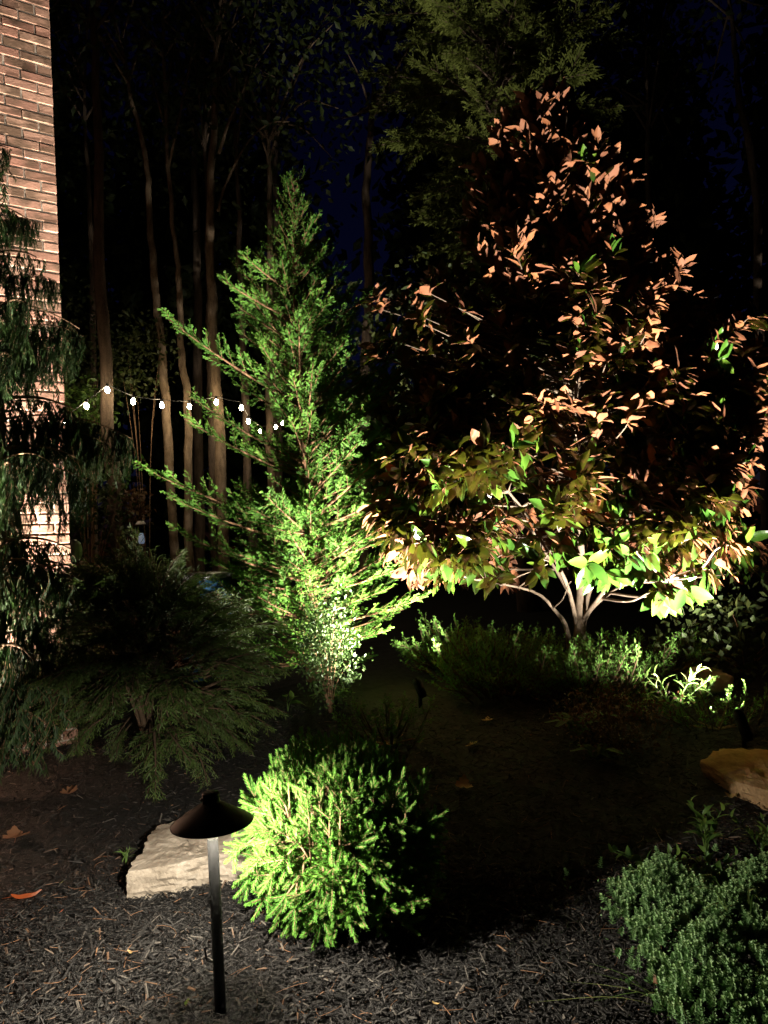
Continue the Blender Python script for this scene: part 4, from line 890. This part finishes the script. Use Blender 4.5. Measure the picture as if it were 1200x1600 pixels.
wood_tree('lone dim trunk in the blue gap right of the cypress top', [(584, 200), (584, 300), (586, 450), (577, 620), (575, 860)], 12.0, 22, 8, M_WOODBARK, True, (), 1.2, 420)
wood_tree('faint crooked trunk at the upper right edge', [(1146, 50), (1152, 110), (1166, 190), (1180, 270), (1192, 480), (1200, 860)], 10.0, 17, 9, M_WOODBARK)
wood_tree('dark trunk at far left between wall and bulbs', [(128, 60), (136, 260), (140, 450), (146, 640), (150, 880)], 10.8, 14, 10, M_WOODBARK)
wood_tree('shadowed trunk far back behind the magnolia', [(1010, 100), (1015, 400), (1020, 860)], 13.0, 22, 11, M_WOODBARK)
wood_tree('dark trunk directly behind the magnolia top', [(880, 60), (884, 400), (890, 860)], 14.0, 24, 12, M_WOODBARK, True, (), 2.4, 1100)
wood_tree('deep dark trunk far behind the cypress tip', [(425, 60), (428, 400), (428, 860)], 14.5, 20, 13, M_WOODBARK, True, (), 1.6, 900)
wood_tree('deep dark trunk far back left of the mottled one', [(300, 40), (306, 400), (310, 860)], 14.0, 22, 14, M_WOODBARK, True, (), 2.4, 1100)
for lab, q, r, n, sd, mt in (('sapling crown lit yellow green under the first bulb', P(132, 640, 8.9), (.28, .3, .40), 700, 21, M_LEAF), ('dim leafy sapling right of the stout trunk', P(215, 560, 9.3), (.35, .35, .40), 700, 22, M_DARKLEAF),
                             ('dark leafy sapling above the house corner fixture', P(125, 560, 9.8), (.45, .4, .8), 900, 23, M_DARKLEAF), ('brownish sapling low between the stout and bending trunks', P(205, 790, 8.8), (.16, .16, .2), 260, 24, M_RUST),
                             ('small dark sapling behind the fixture at the house corner', P(140, 800, 8.4), (.3, .3, .45), 500, 25, M_DARKLEAF)):
    b = np.array([q[0], q[1], float(gz(q[0], q[1]))]); leafy_shrub('sapling', lab, b, r, n, .075, mt, sd, float(q[2]-b[2]), 16, 'saplings under the string lights', 6, 'tree')
# big dim conifer at the top
fm = [M_WOODBARK, M_FIR]
FB = {1.3: [bough(1.3, 700+i, fm, sub=.42, sec=.14, curve=.05, droop=.16, spn=.10, ter=.085, wd=.017, sp=.026, spt=.020) for i in range(4)]}
fbase = P(822, 860, 9.6); fbase[2] = float(gz(fbase[0], fbase[1]))
fir = thing('large_conifer', 'large dim green conifer rising behind the magnolia', 'tree', fbase, WG)
mb = MB(); tube(mb, np.array([fbase-[0, 0, .1], fbase+[0, 0, 4], fbase+[0, 0, 10.5]]), [.16, .12, .04], 10); mb.build('trunk', M_WOODBARK, fir)
g = np.random.default_rng(91)
for i in range(230):
    z = 2.6+7.6*(i+.5)/230; az = i*2.39996+g.normal(0, .3); el = R(g.normal(4, 10)); L = np.interp(z, [2.5, 5, 7.0, 10.2], [.9, 1.25, 1.75, 1.1])*g.uniform(.65, 1.1)
    add_bough(fir, FB, fbase+[0, 0, z], np.array([math.cos(az)*math.cos(el), math.sin(az)*math.cos(el), math.sin(el)]), L, g, g.normal(0, .2))
# far-off wood that reads as one dark mass
mb = MB(); g = np.random.default_rng(95)
for i in range(46):
    x = -26+52*(i+.5)/46; y = g.uniform(19, 26); h = g.uniform(9, 15)
    if abs(x+.3) < 1.9: h = 4.5
    zb = float(gz(x, y)); h = h+3 if h > 5 else h; tube(mb, np.array([[x, y, zb-.2], [x, y, zb+h*.8]]), [.16, .07], 6, 1)
    leaf_cloud(mb, np.array([x, y, zb+h*.55]), (1.5, 1.5, h*.47), 2600, .50, g, 22, 0, .3)
tag(mb.build('woods', [M_DARKLEAF, M_WOODBARK]), 'far dark wood closing the view behind the garden', 'woods', kind='stuff')

# ------------------------------------------------------------------ string lights
bl = [(100, 659, 7.6), (135, 634, 8.0), (168, 609, 8.35), (208, 627, 8.7), (253, 633, 9.0), (296, 635, 9.25), (338, 628, 9.5), (377, 637, 9.6), (388, 658, 10.2), (407, 674, 11.0), (419, 672, 11.6), (431, 667, 12.2), (441, 661, 12.8)]
M_BULB, nt, bs, out = newmat('lit_bulb'); bs.inputs['Base Color'].default_value = (.9, .8, .6, 1); bs.inputs['Emission Color'].default_value = (1, .80, .50, 1); bs.inputs['Emission Strength'].default_value = BULB_E
M_CABLE = plain('black_cable', (.02, .02, .02), .5)
sp0 = P(60, 640, 7.2)
sl_t = thing('string_light', 'string of small glowing bulbs hung between the trunks', 'string lights', P(*bl[4]))
prev = sp0; hooks = [P(x, y-9, d) for x, y, d in bl]; mb = MB(); path = []
allp = [sp0]+hooks+[P(470, 640, 14)]
for a, b in zip(allp[:-1], allp[1:]):
    t = np.linspace(0, 1, 7)[:-1, None]; path.append(a+(b-a)*t-np.array([0, 0, 1])*(.05*np.linalg.norm(b-a)*4*t*(1-t))*.6)
tube(mb, np.concatenate(path), .005, 5, 0); mb.build('cable', M_CABLE, sl_t)
for (x, y, d), h in zip(bl, hooks):
    c = P(x, y, d); mb = MB(); lathe(mb, [(0, -.034), (.012, -.033), (.021, -.021), (.024, -.004), (.021, .012), (.012, .026), (.012, .032)], 14, 0, (np.eye(3), c)); bo = mb.build('bulb', M_BULB, sl_t)
    mb = MB(); lathe(mb, [(.015, .030), (.016, .032), (.016, .062), (.010, .070), (0, .070)], 10, 0, (np.eye(3), c)); mb.build('socket', M_CABLE, bo)

# ------------------------------------------------------------------ lantern and tub half hidden in the back
lc = P(221, 842, 8.0); lb = np.array([lc[0], lc[1], float(gz(lc[0], lc[1]))])
lan = thing('garden_lantern', 'small white topped glass lantern glinting between the tree trunks', 'lantern', lb)
M_WHITE = plain('white_enamel', (.8, .8, .82), .25)
mb = MB(); lathe(mb, [(0, 0), (.02, 0), (.014, .03), (.014, lc[2]-lb[2]-.09), (0, lc[2]-lb[2]-.09)], 10, 0, (np.eye(3), lb)); mb.build('post', M_BLACK, lan)
mb = MB(); lathe(mb, [(0, .14), (.02, .17), (.03, .185), (.05, .160), (.055, .150), (0, .14)], 6, 0, (np.eye(3), lc), False); mb.build('cap', M_WHITE, lan)
M_GLASS, nt, bs, out = newmat('lantern_glass'); bs.inputs['Base Color'].default_value = (.75, .85, 1, 1); bs.inputs['Roughness'].default_value = .08; bs.inputs['Emission Color'].default_value = (.55, .72, 1, 1); bs.inputs['Emission Strength'].default_value = .15  # weak blue emission paints a glint into the glass
mb = MB(); lathe(mb, [(0, -.05), (.025, -.05), (.034, -.03), (.03, .02), (.02, .06), (0, .06)], 6, 0, (np.eye(3), lc), False); mb.build('glass', M_GLASS, lan)
mb = MB(); lathe(mb, [(0, .06), (.025, .06), (.025, .14), (0, .14)], 8, 0, (np.eye(3), lc)); mb.build('neck', M_BLACK, lan)
ct = P(305, 914, 6.6); zb = float(gz(ct[0], ct[1]))
tub = thing('blue_tub', 'glossy blue tub glinting behind the drooping shrub', 'tub', (ct[0], ct[1], zb))
M_BLUE = plain('blue_gloss', (.03, .10, .22), .12, 0, .8, 30, .2, .3, .01); M_GREY = plain('grey_gloss', (.22, .22, .24), .15, 0, .8, 25, .3, .4, .015)
zt_ = float(ct[2])+.10
mb = MB(); lathe(mb, [(0, zb-.05), (.27, zb-.05), (.31, zt_-.08), (.305, zt_-.04)], 40, 0, (np.eye(3), [ct[0], ct[1], 0])); mb.build('body', M_BLUE, tub)
mb = MB(); lathe(mb, [(.305, zt_-.05), (.33, zt_-.04), (.335, zt_-.01), (.32, zt_), (.28, zt_-.005), (.27, zt_-.03)], 40, 0, (np.eye(3), [ct[0], ct[1], 0])); mb.build('rim', M_GREY, tub)
mb = MB(); a = np.linspace(0, 6.283, 40, endpoint=False)
V = np.concatenate([np.stack([ct[0]+r_*np.cos(a), ct[1]+r_*np.sin(a), np.full(40, zt_-.03)+.004*np.sin(a*5+r_*30)], -1) for r_ in (.001, .07, .14, .21, .275)]); mb.add(V, [grid_faces(5, 40, True)], 0, .5, True); mb.build('water', plain('tub_water', (.02, .06, .10), .05, 0, .6, 12, .1, .5, .01), tub)

for o in bpy.data.objects:
    if '_w' in o: del o['_w']
